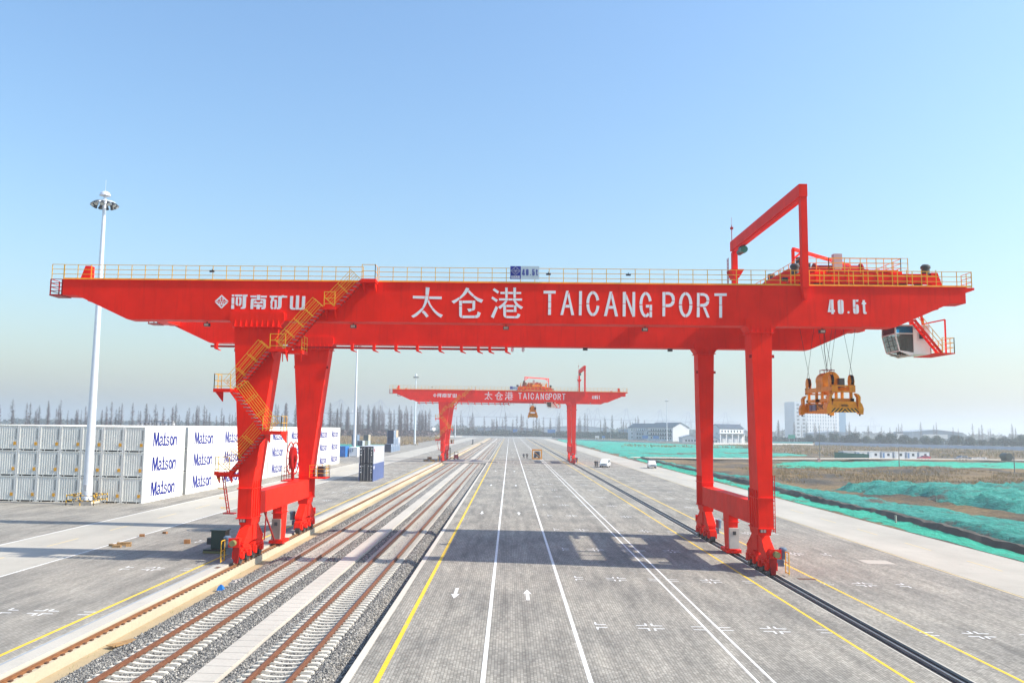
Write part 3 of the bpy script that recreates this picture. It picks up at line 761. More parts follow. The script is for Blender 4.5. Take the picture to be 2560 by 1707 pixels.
# ------------------------------------------------------------------ earthworks beside the road
def axis(*seg):
    out = []
    for a, b, d in seg:
        n = max(1, int(round((b - a) / d)))
        out += [a + (b - a) * k / n for k in range(n)]
    return out + [seg[-1][1]]
def earth_h(x, y):
    e = min(1, max(0, (x - 37.8) / 2.2))
    h = -.18 * e
    h += .45 * e * noise.noise(Vector((x * .05, y * .035, 1)))
    h += .30 * e * noise.noise(Vector((x * .16, y * .10, 5)))
    h += .16 * e * noise.noise(Vector((x * .55, y * .45, 8)))
    d = (x - (42.6 + .5 * math.sin(y * .05)))
    if y < 285:
        h += .55 * math.exp(-d * d / .55) - .55 * math.exp(-((d - 1.6) ** 2) / .7)
    if x > 56 and y < 152:
        t = min(1, (x - 56) / 6) * min(1, (152 - y) / 8)
        h += t * (.5 + .7 * noise.noise(Vector((x * .14, y * .10, 21))))
    if 196 < y < 256 and x > 92:
        h += .7 * max(0, 1 - abs(y - 228) / 28) * (1 + noise.noise(Vector((x * .3, y * .3, 33)))) * min(1, (x - 92) / 8)
    return h
gx = axis((37.76, 62, .55), (62, 130, 1.6), (130, 460, 7))
gy = axis((14, 170, 1.0), (170, 330, 2.0), (330, 796, 8))
v = [(x, y, -.02 if x < 37.8 else earth_h(x, y)) for y in gy for x in gx]
nx = len(gx)
f = [(j * nx + i, j * nx + i + 1, (j + 1) * nx + i + 1, (j + 1) * nx + i) for j in range(len(gy) - 1) for i in range(nx - 1)]
e = MB().add(v, f).build('earth', 'soil', smooth=True)
struct(e)
# left field behind the yard
gx2 = axis((-420, -140, 10), (-140, -52, 3))
gy2 = axis((346, 800, 6))
v = [(x, y, -.12 + .3 * noise.noise(Vector((x * .05, y * .05, 2)))) for y in gy2 for x in gx2]
n2 = len(gx2)
f = [(j * n2 + i, j * n2 + i + 1, (j + 1) * n2 + i + 1, (j + 1) * n2 + i) for j in range(len(gy2) - 1) for i in range(n2 - 1)]
struct(MB().add(v, f).build('earth', 'soil', smooth=True))

def inside(poly, x, y):
    c = False
    n = len(poly)
    for i in range(n):
        x1, y1_ = poly[i]
        x2, y2 = poly[(i + 1) % n]
        if (y1_ > y) != (y2 > y) and x < (x2 - x1) * (y - y1_) / (y2 - y1_) + x1:
            c = not c
    return c
def net(name, poly, dx, dy, mat, label, lift=.07, wr=.10, edge=1.2, group='green dust netting over the bare earth', hf=earth_h, cat='netting'):
    xs = [p[0] for p in poly]
    ys = [p[1] for p in poly]
    X = np.arange(min(xs) - 1, max(xs) + 1 + dx, dx)
    Y = np.arange(min(ys) - 1, max(ys) + 1 + dy, dy)
    idx = {}
    v, f = [], []
    def vid(i, j):
        if (i, j) not in idx:
            x, y = float(X[i]), float(Y[j])
            jx = x + dx * .35 * noise.noise(Vector((x * 3.1, y * 3.1, 4)))
            w = wr * .6 * noise.noise(Vector((x * .9, y * .55, 12))) + wr * .9 * (1 - abs(noise.noise(Vector((x * .35 + y * .2, y * .28, 30))))) + wr * .35 * noise.noise(Vector((x * 2.1, y * 1.3, 17))) - wr * .6
            idx[(i, j)] = len(v)
            v.append((jx, y, hf(x, y) + lift + w + abs(wr)))
        return idx[(i, j)]
    for i in range(len(X) - 1):
        for j in range(len(Y) - 1):
            x, y = float(X[i] + dx / 2), float(Y[j] + dy / 2)
            ex = x + edge * noise.noise(Vector((x * .25, y * .18, 40))) + edge * .4 * noise.noise(Vector((x * 1.3, y * .9, 44)))
            ey = y + edge * 1.5 * noise.noise(Vector((x * .2, y * .2, 50)))
            if inside(poly, ex, ey):
                f.append((vid(i, j), vid(i + 1, j), vid(i + 1, j + 1), vid(i, j + 1)))
    if not f:
        return None
    cnt = [0] * len(v)
    for q in f:
        for i in q:
            cnt[i] += 1
    ring = set(i for i, n_ in enumerate(cnt) if n_ < 4)
    ring2 = set(i for q in f if any(k in ring for k in q) for i in q) - ring
    for i in ring:
        v[i] = (v[i][0], v[i][1], hf(v[i][0], v[i][1]) + .015)
    for i in ring2:
        v[i] = (v[i][0], v[i][1], .5 * v[i][2] + .5 * (hf(v[i][0], v[i][1]) + lift))
    return tag(MB().add(v, f).build(name, mat, smooth=True), label, cat, group)
net('ground_netting', [(38.2, 20), (41.7, 20), (41.9, 150), (42.3, 286), (40, 286), (38.6, 150)], .55, 1.1, 'net_bright', 'bright green netting strip along the edge of the concrete road', wr=.10, edge=.5)
net('ground_netting', [(44.4, 20), (55, 20), (56.5, 70), (55, 108), (52.5, 130), (50, 160), (47.5, 195), (46.5, 268), (44.6, 268)], .6, 1.2, 'net_teal', 'blue green netting between the dark ditch and the brown earth band', wr=.30, edge=1.0)
net('ground_netting', [(59, 20), (160, 20), (160, 150), (88, 151), (73, 153), (61, 157), (54, 150), (57, 132), (60.5, 108), (61, 70)], 1.0, 1.3, 'net_teal', 'wide rumpled green netting heaped over earth mounds at far right', wr=.85, edge=1.8)
net('ground_netting', [(76, 254), (96, 246), (112, 246), (150, 254), (210, 262), (210, 300), (118, 296), (94, 280)], 1.8, 2.4, 'net_bright', 'long bright netting strip beside the dirt road and parked cars', wr=.3, edge=2.0)
net('ground_netting', [(66, 240), (80, 243), (92, 240), (90, 233), (75, 233)], 1.5, 2, 'net_bright', 'thin green netting patch at the edge of the dry grass', wr=.2, edge=1.5)
net('ground_netting', [(40.5, 300), (60, 304), (92, 318), (128, 372), (118, 398), (96, 372), (60, 345), (41, 340)], 1.6, 4.0, 'net_pale', 'pale green netting just beyond the dirt road', wr=.2, edge=2)
net('ground_netting', [(41, 350), (60, 352), (100, 392), (128, 420), (136, 482), (80, 515), (42, 560)], 2.0, 5.0, 'net_pale', 'broad pale green netting in front of the white houses', wr=.2, edge=3)
net('ground_netting', [(39, 566), (80, 530), (135, 505), (150, 560), (95, 640), (40, 780)], 3.0, 7.0, 'net_pale', 'farthest green netting reaching the white end wall', wr=.2, edge=4)
net('ground_netting', [(-56, 352), (-56, 430), (-130, 420), (-130, 352)], 3, 4, 'net_pale', 'green netting on the field behind the stacked containers at left', wr=.2, edge=3, hf=lambda x, y: -.05)
# dark spoil bank along the ditch and the dirt road
v, f = [], []
ys = [20 + k * 1.0 for k in range(268)]
for y in ys:
    for k, (dx_, hz) in enumerate(((-1.0, -.05), (-.4, .38), (.15, .50), (.7, .20), (1.35, -.25), (2.0, -.12))):
        x = 42.7 + .5 * math.sin(y * .05) + dx_ + .25 * noise.noise(Vector((y * .5, k, 2)))
        v.append((x, y, earth_h(x, y) + .10 + hz * .35 + .12 * noise.noise(Vector((y * 1.7, k * 3, 7)))))
for j in range(len(ys) - 1):
    for k in range(5):
        a = j * 6 + k
        f.append((a, a + 1, a + 7, a + 6))
struct(MB().add(v, f).build('earth_bank', 'soil_dark'))
v, f = [], []
rd = [(40, 283), (60, 287), (88, 295), (130, 309), (192, 330), (260, 352), (330, 374)]
for x, y in rd:
    for s in (-1, 1):
        v.append((x - s * .6, y + s * 4.2, earth_h(x, y) + .55))
for i in range(len(rd) - 1):
    f.append((2 * i, 2 * i + 1, 2 * i + 3, 2 * i + 2))
struct(MB().add(v, f).build('dirt_road', 'dirt_road'))

# dry grass, nobody could count it
def grass(name, polys, n, hmin, hmax, mat, seed, hf=earth_h, label='dry straw coloured grass on the bare earth', cat='grass'):
    r = random.Random(seed)
    v, f = [], []
    area = []
    for poly in polys:
        xs = [p[0] for p in poly]; ys = [p[1] for p in poly]
        area.append((max(xs) - min(xs)) * (max(ys) - min(ys)))
    for _ in range(n):
        poly = r.choices(polys, area)[0]
        xs = [p[0] for p in poly]; ys = [p[1] for p in poly]
        x, y = r.uniform(min(xs), max(xs)), r.uniform(min(ys), max(ys))
        if not inside(poly, x, y) or noise.noise(Vector((x * .09, y * .07, 60))) < -.12:
            continue
        z = hf(x, y)
        for b in range(6):
            a = r.uniform(0, 6.28)
            h = r.uniform(hmin, hmax)
            w = h * .09
            x += r.uniform(-.25, .25)
            y += r.uniform(-.4, .4)
            i = len(v)
            v += [(x - w * math.cos(a), y - w * math.sin(a), z - .05), (x + w * math.cos(a), y + w * math.sin(a), z - .05), (x + r.uniform(-.5, .5) * h, y + r.uniform(-.5, .5) * h, z + h)]
            f.append((i, i + 1, i + 2))
    o = tag(MB().add(v, f).build(name, mat), label, cat)
    o['kind'] = 'stuff'
grass('dry_grass', [[(52, 165), (76, 162), (108, 162), (110, 225), (76, 242), (58, 225)], [(110, 160), (200, 158), (200, 215), (112, 225)]], 9000, .25, .65, 'dry_grass', 3)
grass('dry_grass', [[(120, 350), (330, 400), (330, 540), (240, 640), (150, 600)], [(60, 470), (135, 490), (140, 515), (70, 530)]], 7000, .6, 1.5, 'dry_grass', 4, label='tall dry reeds in front of the pale boundary wall')
grass('dry_grass', [[(-52.5, 420), (-52.5, 780), (-200, 780), (-200, 440)]], 6000, .6, 1.5, 'dry_grass', 5, lambda x, y: -.1, label='dry grass field beyond the yard at left')
grass('weeds', [[(-17.7, 27), (-17.0, 27), (-16.9, 100), (-17.7, 100)]], 46, .06, .16, 'weed', 6, lambda x, y: -.58, label='small green weeds along the cream rail beam', cat='weeds')

# ------------------------------------------------------------------ gantry crane
post_me = MB().box(-.022, .022, -.022, .022, 0, 1.08).mesh('post', 'yellow')
def railing(parent, pts, detail, h=1.08, step=1.0, toe=True, rails=(1.06, .72, .38), name='railing', mat='yellow'):
    """handrail along a polyline; every post is a piece of its own on the near crane"""
    m_ = MB()
    spots = []
    for a, b in zip(pts, pts[1:]):
        a, b = Vector(a), Vector(b)
        for rz in rails:
            m_.bar(a + Vector((0, 0, rz)), b + Vector((0, 0, rz)), .035)
        if toe:
            m_.bar(a + Vector((0, 0, .06)), b + Vector((0, 0, .06)), .02, .11)
        n = max(1, int(round((b - a).length / step)))
        for k in range(n + 1):
            spots.append(a.lerp(b, k / n))
    if not detail:
        for p in spots:
            m_.box(p.x - .022, p.x + .022, p.y - .022, p.y + .022, p.z, p.z + h)
    o = m_.build(name, mat, parent)
    if detail:
        for p in spots:
            put('post', post_me, o, p)
    return o

GP = [(-31.25, 19.15), (31.25, 19.15), (31.25, 18.08), (30.2, 18.06), (26.5, 16.4), (-26.5, 16.4), (-30.2, 18.06), (-31.25, 18.08)]
GP = GP[::-1]
tread_me = MB().box(-.13, .13, -.38, .38, -.02, .02).mesh('tread', 'tread')

def flight(parent, x0, z0, x1, z1, y0, y1, detail):
    """stair flight from low end (x0,z0) to high end (x1,z1)"""
    m_ = MB()
    for y in (y0, y1):
        m_.bar((x0, y, z0 - .05), (x1, y, z1 - .05), .05, .24)
    n = max(3, int((z1 - z0) / .215))
    o = None
    if not detail:
        for k in range(1, n):
            t = k / n
            x, z = x0 + (x1 - x0) * t, z0 + (z1 - z0) * t
            m_.box(x - .13, x + .13, y0, y1, z - .02, z + .02)
    o = m_.build('stair_flight', 'red', parent)
    if detail:
        for k in range(1, n):
            t = k / n
            put('tread', tread_me, o, (x0 + (x1 - x0) * t, (y0 + y1) / 2, z0 + (z1 - z0) * t))
    L = math.hypot(x1 - x0, z1 - z0)
    nx_, nz_ = -(z1 - z0) / L, (x1 - x0) / L
    if nz_ < 0:
        nx_, nz_ = -nx_, -nz_
    for y in (y0 - .02, y1 + .02):
        h = MB()
        for d in (.38, .70, 1.02):
            h.bar((x0 + nx_ * d, y, z0 + nz_ * d), (x1 + nx_ * d, y, z1 + nz_ * d), .028)
        k = max(1, int(round(L / 1.05)))
        for i in range(k + 1):
            t = i / k
            x, z = x0 + (x1 - x0) * t, z0 + (z1 - z0) * t
            h.bar((x + nx_ * .05, y, z + nz_ * .05), (x + nx_ * 1.03, y, z + nz_ * 1.03), .034)
        h.build('handrail', 'yellow', o)
    return o
def landing(parent, x0, x1, y0, y1, z, sides, detail, arm=None):
    m_ = MB().box(x0, x1, y0, y1, z - .10, z)
    m_.box(x0, x1, y0 - .02, y0, z - .16, z + .08)
    m_.box(x0 - .02, x0, y0, y1, z - .16, z + .08)
    m_.box(x1, x1 + .02, y0, y1, z - .16, z + .08)
    for x in (x0 + .08, x1 - .08):
        m_.prism([(y0 + .1, z - .10), (-9.15, z - .10), (-9.15, z - .75)], 'x', x - .03, x + .03)
    o = m_.build('landing', 'red', parent)
    c = {'a': (x0 + .03, y0 + .03, z), 'b': (x1 - .03, y0 + .03, z), 'c': (x1 - .03, y1 - .03, z), 'd': (x0 + .03, y1 - .03, z)}
    for s in sides:
        railing(o, [c[k] for k in s], False, step=.75, rails=(1.06, .62, .25), toe=False, name='guard_rail')
    return o

def bogie(root, cx, cy, ox, oy):
    """corner running gear: ox outward in x, oy towards the end of the rail"""
    b = MB()
    b.frustum(cx - .40, cx + .40, cy - 1.0, cy + 1.0, 2.35, cx - .46, cx + .46, cy - 1.05, cy + 1.05, 2.84)
    b.prism([(cy - 1.0, 2.36), (cy + 1.0, 2.36), (cy + 1.75, 1.75), (cy + 2.35, 1.25), (cy + 2.2, 1.02), (cy + .5, 1.25), (cy - .5, 1.25), (cy - 2.2, 1.02), (cy - 2.35, 1.25), (cy - 1.75, 1.75)], 'x', cx - .30, cx + .30)
    b.box(cx - .36, cx + .36, cy - .35, cy + .35, 1.3, 2.5)
    for k in (-1, 1):
        b.bar((cx, cy + k * 1.35, 1.95), (cx, cy + k * 2.3, 1.32), .66, .08)
    up_ = b.build('balance_beam', 'red', root)
    for k in (-1, 1):
        tcy = cy + k * 1.45
        t = MB()
        t.prism([(tcy - 1.2, .50), (tcy - .95, .34), (tcy - .45, .34), (tcy - .3, .62), (tcy + .3, .62), (tcy + .45, .34), (tcy + .95, .34), (tcy + 1.2, .50), (tcy + 1.15, .95), (tcy + .55, 1.12), (tcy + .3, 1.28), (tcy - .3, 1.28), (tcy - .55, 1.12), (tcy - 1.15, .95)], 'x', cx - .26, cx + .26)
        t.box(cx - .42, cx + .42, tcy - .55, tcy + .55, .80, .90)
        t.box(cx - .36, cx + .36, tcy - 1.0, tcy - .6, .30, .78)
        t.box(cx - .36, cx + .36, tcy + .6, tcy + 1.0, .30, .78)
        tr = t.build('wheel_truck', 'red', root)
        for w in (-.8, .8):
            MB().tube((cx - .13, tcy + w, .37), (cx + .13, tcy + w, .37), .35, 18).tube((cx - .19, tcy + w, .37), (cx + .19, tcy + w, .37), .40, 18, caps=True).build('wheel', 'dark_grey', tr, smooth=True)
    ye = cy + oy * 2.65
    s = MB()
    s.prism([(cx - .24, 1.25), (cx + .24, 1.25), (cx + .20, .62), (cx + .13, .08), (cx - .13, .08), (cx - .20, .62)], 'y', min(ye, ye + oy * .14), max(ye, ye + oy * .14))
    s.build('rail_sweeper', 'red_dark', root)
    bx = cx + ox * .10
    f_ = MB().tube((bx, ye - oy * .7, 1.42), (bx, ye + oy * .28, 1.42), .27, 14).box(bx - .36, bx + .36, min(ye + oy * .28, ye + oy * .33), max(ye + oy * .28, ye + oy * .33), 1.12, 1.72)
    bf = f_.build('buffer_housing', 'red', root, smooth=True)
    MB().tube((bx, ye + oy * .33, 1.42), (bx, ye + oy * .72, 1.42), .20, 14).build('buffer', 'buffer', bf, smooth=True)
    mx = cx + ox * .85
    for yy in (cy + oy * 2.0, cy - oy * 1.0):
        MB().lathe([(.22, 0), (.22, .5), (.26, .52), (.26, .66), (.17, .74)], (mx, yy, 1.0), 14).box(min(cx + ox * .25, mx), max(cx + ox * .25, mx), yy - .2, yy + .2, .55, .95).build('drive_motor', 'blue_motor', root, smooth=True)
    fr = MB()
    px = cx + ox * .95
    for dy in (-.35, .35):
        fr.tube((px, ye - oy * .1 + dy, .12), (px, ye - oy * .1 + dy, 1.5), .035)
    for z in (.2, .85, 1.5):
        fr.tube((px, ye - oy * .1 - .35, z), (px, ye - oy * .1 + .35, z), .035)
    fr.build('cable_guard', 'yellow', root)
    if oy < 0:
        fl = MB().box(cx - .35, cx + .05, cy - 1.17, cy - 1.06, 2.55, 2.80)
        fo = fl.build('floodlight', 'black', root)
        MB().box(cx - .32, cx - .17, cy - 1.19, cy - 1.17, 2.58, 2.77).box(cx - .13, cx + .02, cy - 1.19, cy - 1.17, 2.58, 2.77).build('lens', 'lamp_glass', fo)

def build_crane(loc, detail, far, label):
    root = thing('gantry_crane', label, 'gantry crane', loc, group='red rail mounted gantry cranes')
    girders = []
    for s, (y0, y1) in ((-1, (-9.0, -7.6)), (1, (7.6, 9.0))):
        g_ = MB().prism(GP, 'y', y0, y1)
        gi = g_.build('main_girder', 'red', root)
        girders.append(gi)
        MB().box(-31.3, 31.3, y0 - .06, y1 + .06, 19.152, 19.185).build('top_flange', 'red', gi)
        MB().box(-30.4, 30.4, s * 8.3 - .04, s * 8.3 + .04, 19.187, 19.32).build('trolley_rail', 'rail_rust', gi)
        for x in (-24.5, -12.2, 0.6, 12.9, 24.9):
            MB().box(x - .012, x + .012, y0 - .006, y0 + .05, 16.42, 19.13).build('weld_seam', 'red', gi)
        ye = y0 + .03 if s < 0 else y1 - .03
        railing(gi, [(-31.2, ye, 19.185), (-9.9, ye, 19.185)] if s < 0 else [(-31.2, ye, 19.185), (31.7, ye, 19.185)], detail, step=.985)
        if s < 0:
            railing(gi, [(-8.8, ye, 19.185), (31.7, ye, 19.185)], detail, step=.985)
        # bracketed walkway tip and end cage
        MB().prism([(31.25, 19.15), (31.85, 19.15), (31.85, 19.0), (31.25, 18.78)], 'y', y0, y1).build('walkway_tip', 'red', gi)
        railing(gi, [(31.7, y0 + .05, 19.16), (31.7, y1 - .05, 19.16)], False, step=.7, toe=False)
        cg = MB()
        for (x, y) in ((-32.15, y0 + .05), (-32.15, y1 - .2), (-31.32, y0 + .05)):
            cg.bar((x, y, 18.1), (x, y, 19.2), .07)
        for z in (18.1, 18.36, 18.64, 18.92, 19.2):
            cg.bar((-32.15, y0 + .05, z), (-31.3, y0 + .05, z), .045)
            cg.bar((-32.15, y0 + .05, z), (-32.15, y1 - .2, z), .045)
        cg.box(-32.2, -31.26, y0, y1 - .1, 18.02, 18.08)
        cg.build('end_cage', 'red_dark', gi)
        railing(gi, [(-32.1, y0 + .05, 19.2), (-31.25, y0 + .05, 19.2)], False, step=.8, toe=False)
        for x, d in ((-29.9, -1), (29.6, 1)):
            MB().prism([(x - .38, 19.19), (x + .38, 19.19), (x + .38 * d if d < 0 else x + .05, 20.25), (x - .05 if d < 0 else x - .38, 20.25)] if d > 0 else [(x - .38, 19.19), (x + .38, 19.19), (x + .38, 20.25), (x - .02, 20.25)], 'y', s * 8.3 - .28, s * 8.3 + .28).build('end_stop', 'red', gi)
        # floodlights under the girder
        if s < 0:
            for x in (-21.2, -10.7, .1, 9.8, 22.0):
                fo = MB().box(x - .2, x + .2, -8.0, -7.72, 16.08, 16.30).box(x - .03, x + .03, -7.9, -7.8, 16.3, 16.42).build('floodlight', 'black', gi)
                MB().box(x - .15, x + .15, -8.02, -8.0, 16.11, 16.27).build('lens', 'lamp_glass', fo)
        else:
            for x in (7.0, 14.4):
                MB().box(x - .2, x + .2, 7.5, 7.75, 16.1, 16.32).build('floodlight', 'black', gi)
            for x in (.6, 1.55):
                MB().lathe([(.05, .35), (.12, .25), (.14, .05), (.08, -.08)], (x, 7.9, 16.0), 10).build('camera_dome', 'white_paint', gi)
    for x0 in (-30.1, 29.2):
        MB().box(x0, x0 + .9, -7.6, 7.6, 17.85, 18.75).build('end_tie_beam', 'red', root)
    # lettering on the front face
    order = ['T', 'A', 'I', 'C', 'A_', 'N', 'G']
    for k, polys in LETTERS:
        dx = 0.0
        if far:
            if k in order:
                dx = .10 * order.index(k)
            if k == 'dot':
                continue
            if k in ('4', '0'):
                dx = .30
            if k in ('5', 't'):
                dx = -.18
        m_ = MB()
        for p in polys:
            m_.prism([(a + dx, b) for a, b in p], 'y', -9.014, -8.99)
        m_.build('emblem' if k == 'emblem' else 'letter', 'letter_white', girders[0])
    # tonnage board on the handrail
    bo = MB().box(.36, 1.09, -9.06, -9.03, 19.47, 20.38).build('sign_board', 'sign_blue', girders[0])
    MB().box(1.09, 2.36, -9.06, -9.03, 19.47, 20.38).build('sign_panel', 'sign_grey', bo)
    em = MB()
    for a, b in (((.725, 20.34), (1.04, 20.05)), ((1.04, 20.05), (.725, 19.76)), ((.725, 19.76), (.41, 20.05)), ((.41, 20.05), (.725, 20.34)), ((.48, 20.05), (.97, 20.05)), ((.725, 20.05), (.60, 20.2)), ((.725, 20.05), (.85, 20.2)), ((.725, 20.05), (.725, 19.92)), ((.62, 19.94), (.83, 19.94))):
        em.bar((a[0], -9.066, a[1]), (b[0], -9.066, b[1]), .012, .045, (0, 1, 0))
    for i in range(4):
        x = .42 + i * .155
        em.box(x, x + .03, -9.068, -9.06, 19.58, 19.70)
        em.box(x + .09, x + .12, -9.068, -9.06, 19.58, 19.70)
        em.box(x, x + .12, -9.068, -9.06, 19.68, 19.705)
        em.box(x + .04, x + .08, -9.068, -9.06, 19.60, 19.66)
    em.box(.42, 1.03, -9.068, -9.06, 19.51, 19.545)
    em.build('emblem', 'letter_white', bo)
    sx0, sz0 = 1.13, 19.72
    for k, polys in LETTERS:
        if k not in ('4', '0', 'dot', '5', 't'):
            continue
        m_ = MB()
        for p in polys:
            m_.prism([(sx0 + .04 + (a - 21.996) * .42, sz0 + (b - 17.27) * .46) for a, b in p], 'y', -9.068, -9.055)
        m_.build('letter', 'sign_blue', bo)
    # legs, sills, running gear
    for cx, tw, bw, ox, nr in ((-17.5, 3.16, .92, -1, 9), (17.5, 1.40, .92, 1, 5)):
        for s in (-1, 1):
            yb = (-9.3, -7.2) if s < 0 else (7.5, 9.6)
            yt = (-9.12, -7.5) if s < 0 else (7.5, 9.12)
            tx = cx - .02 if cx > 0 else cx + .26
            l_ = MB()
            l_.frustum(cx - bw / 2, cx + bw / 2, yb[0], yb[1], 4.85, tx - tw / 2, tx + tw / 2, yt[0], yt[1], 15.92)
            lg = l_.build('leg', 'red', root)
            # foot block with stiffener ribs
            fb = MB().box(cx - bw / 2 - .02, cx + bw / 2 + .02, yb[0] - .02, yb[1] + .02, 2.85, 4.83)
            fb.box(cx - bw / 2 - .10, cx + bw / 2 + .10, yb[0] - .10, yb[1] + .10, 4.80, 4.86)
            fb.box(cx - bw / 2 - .10, cx + bw / 2 + .10, yb[0] - .10, yb[1] + .10, 2.80, 2.86)
            for sx in (-1, 1):
                for k in range(4):
                    y = yb[0] + .25 + k * (yb[1] - yb[0] - .5) / 3
                    xx = cx + sx * (bw / 2 + .055)
                    fb.box(xx - .04, xx + .04, y - .015, y + .015, 2.87, 5.35)
            fb.build('foot_block', 'red', lg)
            # haunch plate lapping the girder web
            hw = tw / 2 + .36
            fy = (-9.13, -9.0) if s < 0 else (7.46, 7.6)
            hp = MB()
            hp.prism([(tx - tw / 2, 15.94), (tx + tw / 2, 15.94), (tx + hw, 16.42), (tx + hw, 16.85), (tx + hw - .07, 16.97), (tx + hw - .2, 17.02), (tx - hw + .2, 17.02), (tx - hw + .07, 16.97), (tx - hw, 16.85), (tx - hw, 16.42)], 'y', *fy)
            hp.frustum(tx - tw / 2, tx + tw / 2, yt[0], yt[1], 15.94, tx - hw, tx + hw, -9.0 if s < 0 else 7.6, -7.6 if s < 0 else 9.0, 16.398)
            hp.box(tx - tw / 2 - .14, tx + tw / 2 + .14, yt[0] - .16, yt[1] + .1, 15.90, 15.96)
            for k in range(nr):
                x = tx - tw / 2 + .06 + k * (tw - .12) / (nr - 1)
                hp.prism([(fy[0], 15.96), (fy[0] - .14, 15.96), (fy[0], 16.45)], 'x', x - .015, x + .015)
                hp.prism([(yt[0] + .06, 15.90), (yt[0] - .13, 15.90), (yt[0] + .06, 15.5)], 'x', x - .015, x + .015)
            hp.build('haunch', 'red', lg)
            # lifting lugs
            for sx in (-1, 1):
                x = tx + sx * (tw / 2 - .02 if cx > 0 else tw / 2 * .86)
                MB().box(min(x, x + sx * .16), max(x, x + sx * .16), yt[0] + .05, yt[0] + .09, 14.2, 14.42).build('lug', 'red_dark', lg)
            bogie(root, cx, -8.0 if s < 0 else 8.3, ox, s)
        sl = MB().box(cx - .46, cx + .46, -7.18, 7.48, 2.95, 4.48).build('sill_beam', 'red', root)
        mp = MB().frustum(cx - .3, cx + .3, -.75, .55, .32, cx - .36, cx + .36, -.95, .75, 2.94)
        mp.box(cx - .42, cx + .42, -1.02, .82, 2.35, 2.41)
        mp.box(cx - .55, cx + .55, -1.05, .85, .08, .32)
        pm = mp.build('anchor_post', 'red', root)
        cb = MB().box(cx - .33, cx + .33, -1.18, -.83, .42, 1.95).build('control_cabinet', 'cabinet' if cx > 0 else 'cabinet_grey', root)
        MB().box(cx - .12, cx + .12, -1.20, -1.178, 1.45, 1.72).build('window', 'dark_grey', cb)
    # braces at the left sill, box on the right sill, reel and platform at the rear left leg
    MB().bar((-17.5, -4.6, 2.95), (-17.5, -1.5, .4), .1).bar((-17.2, -5.0, 2.95), (-17.2, -5.3, .9), .08).build('brace', 'red_dark', root)
    MB().box(17.2, 17.9, -6.9, -6.2, 4.49, 5.35).build('junction_box', 'black', root)
    rl = MB()
    for k in range(20):
        a0, a1 = 2 * math.pi * k / 20, 2 * math.pi * (k + 1) / 20
        for x in (-18.45, -18.05):
            rl.bar((x, 6.3 + 1.35 * math.cos(a0), 6.35 + 1.35 * math.sin(a0)), (x, 6.3 + 1.35 * math.cos(a1), 6.35 + 1.35 * math.sin(a1)), .06, .10)
        if k % 2 == 0:
            rl.bar((-18.45, 6.3, 6.35), (-18.45, 6.3 + 1.35 * math.cos(a0), 6.35 + 1.35 * math.sin(a0)), .045)
    rl.tube((-18.5, 6.3, 6.35), (-17.9, 6.3, 6.35), .3, 14)
    rl.bar((-18.2, 6.3, 4.5), (-18.2, 6.3, 6.3), .2)
    re = rl.build('cable_reel', 'red_dark', root)
    MB().tube((-18.4, 6.3, 6.35), (-18.1, 6.3, 6.35), .95, 22).build('cable', 'red_dark', re, smooth=True)
    pl = MB().box(-17.0, -15.6, 7.3, 9.3, 4.55, 4.66).box(-18.95, -17.96, 5.2, 9.3, 4.4, 4.5)
    po = pl.build('service_platform', 'red', root)
    railing(po, [(-17.0, 7.33, 4.66), (-15.63, 7.33, 4.66), (-15.63, 9.27, 4.66), (-17.0, 9.27, 4.66)], False, step=.7, toe=False)
    railing(po, [(-17.96, 5.25, 4.5), (-18.9, 5.25, 4.5), (-18.9, 9.27, 4.5)], False, step=.8, toe=False, mat='red_dark')
    MB().box(-16.5, -16.0, 8.2, 8.8, 4.67, 5.6).build('junction_box', 'dark_grey', root)
    # ladder on the right leg
    ld = MB()
    for y in (-8.5, -8.1):
        ld.bar((18.35, y, 2.5), (18.35, y, 6.3), .045)
    for k in range(13):
        ld.bar((18.35, -8.5, 2.6 + k * .28), (18.35, -8.1, 2.6 + k * .28), .035)
    for z in (2.6, 3.6, 4.6, 5.5, 6.2):
        ld.bar((17.9, -8.3, z), (18.35, -8.3, z), .05)
    ld.build('ladder', 'red_dark', root)
    # stairs up the left leg
    A, B = (-10.85, -10.15), (-10.05, -9.4)
    stairs = [(-11.59, 17.24, -9.83, 19.15, B), (-14.89, 14.3, -12.38, 17.24, B), (-18.3, 11.47, -16.01, 14.3, B), (-15.95, 8.7, -18.2, 11.47, A), (-18.4, 5.9, -16.08, 8.7, B)]
    for x0, z0, x1, z1, ln in stairs:
        flight(root, x0, z0, x1, z1, ln[0], ln[1], detail)
    landing(root, -9.83, -8.86, -10.1, -9.06, 19.15, ('ab', 'bc'), detail)
    landing(root, -12.38, -11.59, -10.1, -9.06, 17.24, ('ab',), detail)
    landing(root, -16.01, -14.89, -10.1, -9.35, 14.3, ('ab',), detail)
    landing(root, -15.4, -13.95, -9.33, -7.75, 14.27, ('bc',), detail)
    landing(root, -19.46, -18.3, -10.9, -9.38, 11.47, ('dab',), detail)
    landing(root, -16.05, -14.76, -10.9, -9.38, 8.7, ('abc',), detail)
    landing(root, -19.42, -18.4, -10.1, -9.38, 5.9, ('dab',), detail)
    MB().bar((-19.2, -9.5, 5.72), (-17.9, -9.5, 5.72), .12, .2).build('landing_arm', 'red', root)
    ld = MB()
    for dy in (-9.95, -9.5):
        ld.bar((-18.95, dy, 5.85), (-18.45, dy, 3.25), .06)
    for k in range(11):
        t = (k + .5) / 11
        ld.bar((-18.95 + .5 * t, -9.95, 5.85 - 2.6 * t), (-18.95 + .5 * t, -9.5, 5.85 - 2.6 * t), .035)
    ld.box(-18.75, -18.0, -10.0, -9.4, 3.17, 3.24)
    lo = ld.build('ladder', 'red_dark', root)
    hoops = MB()
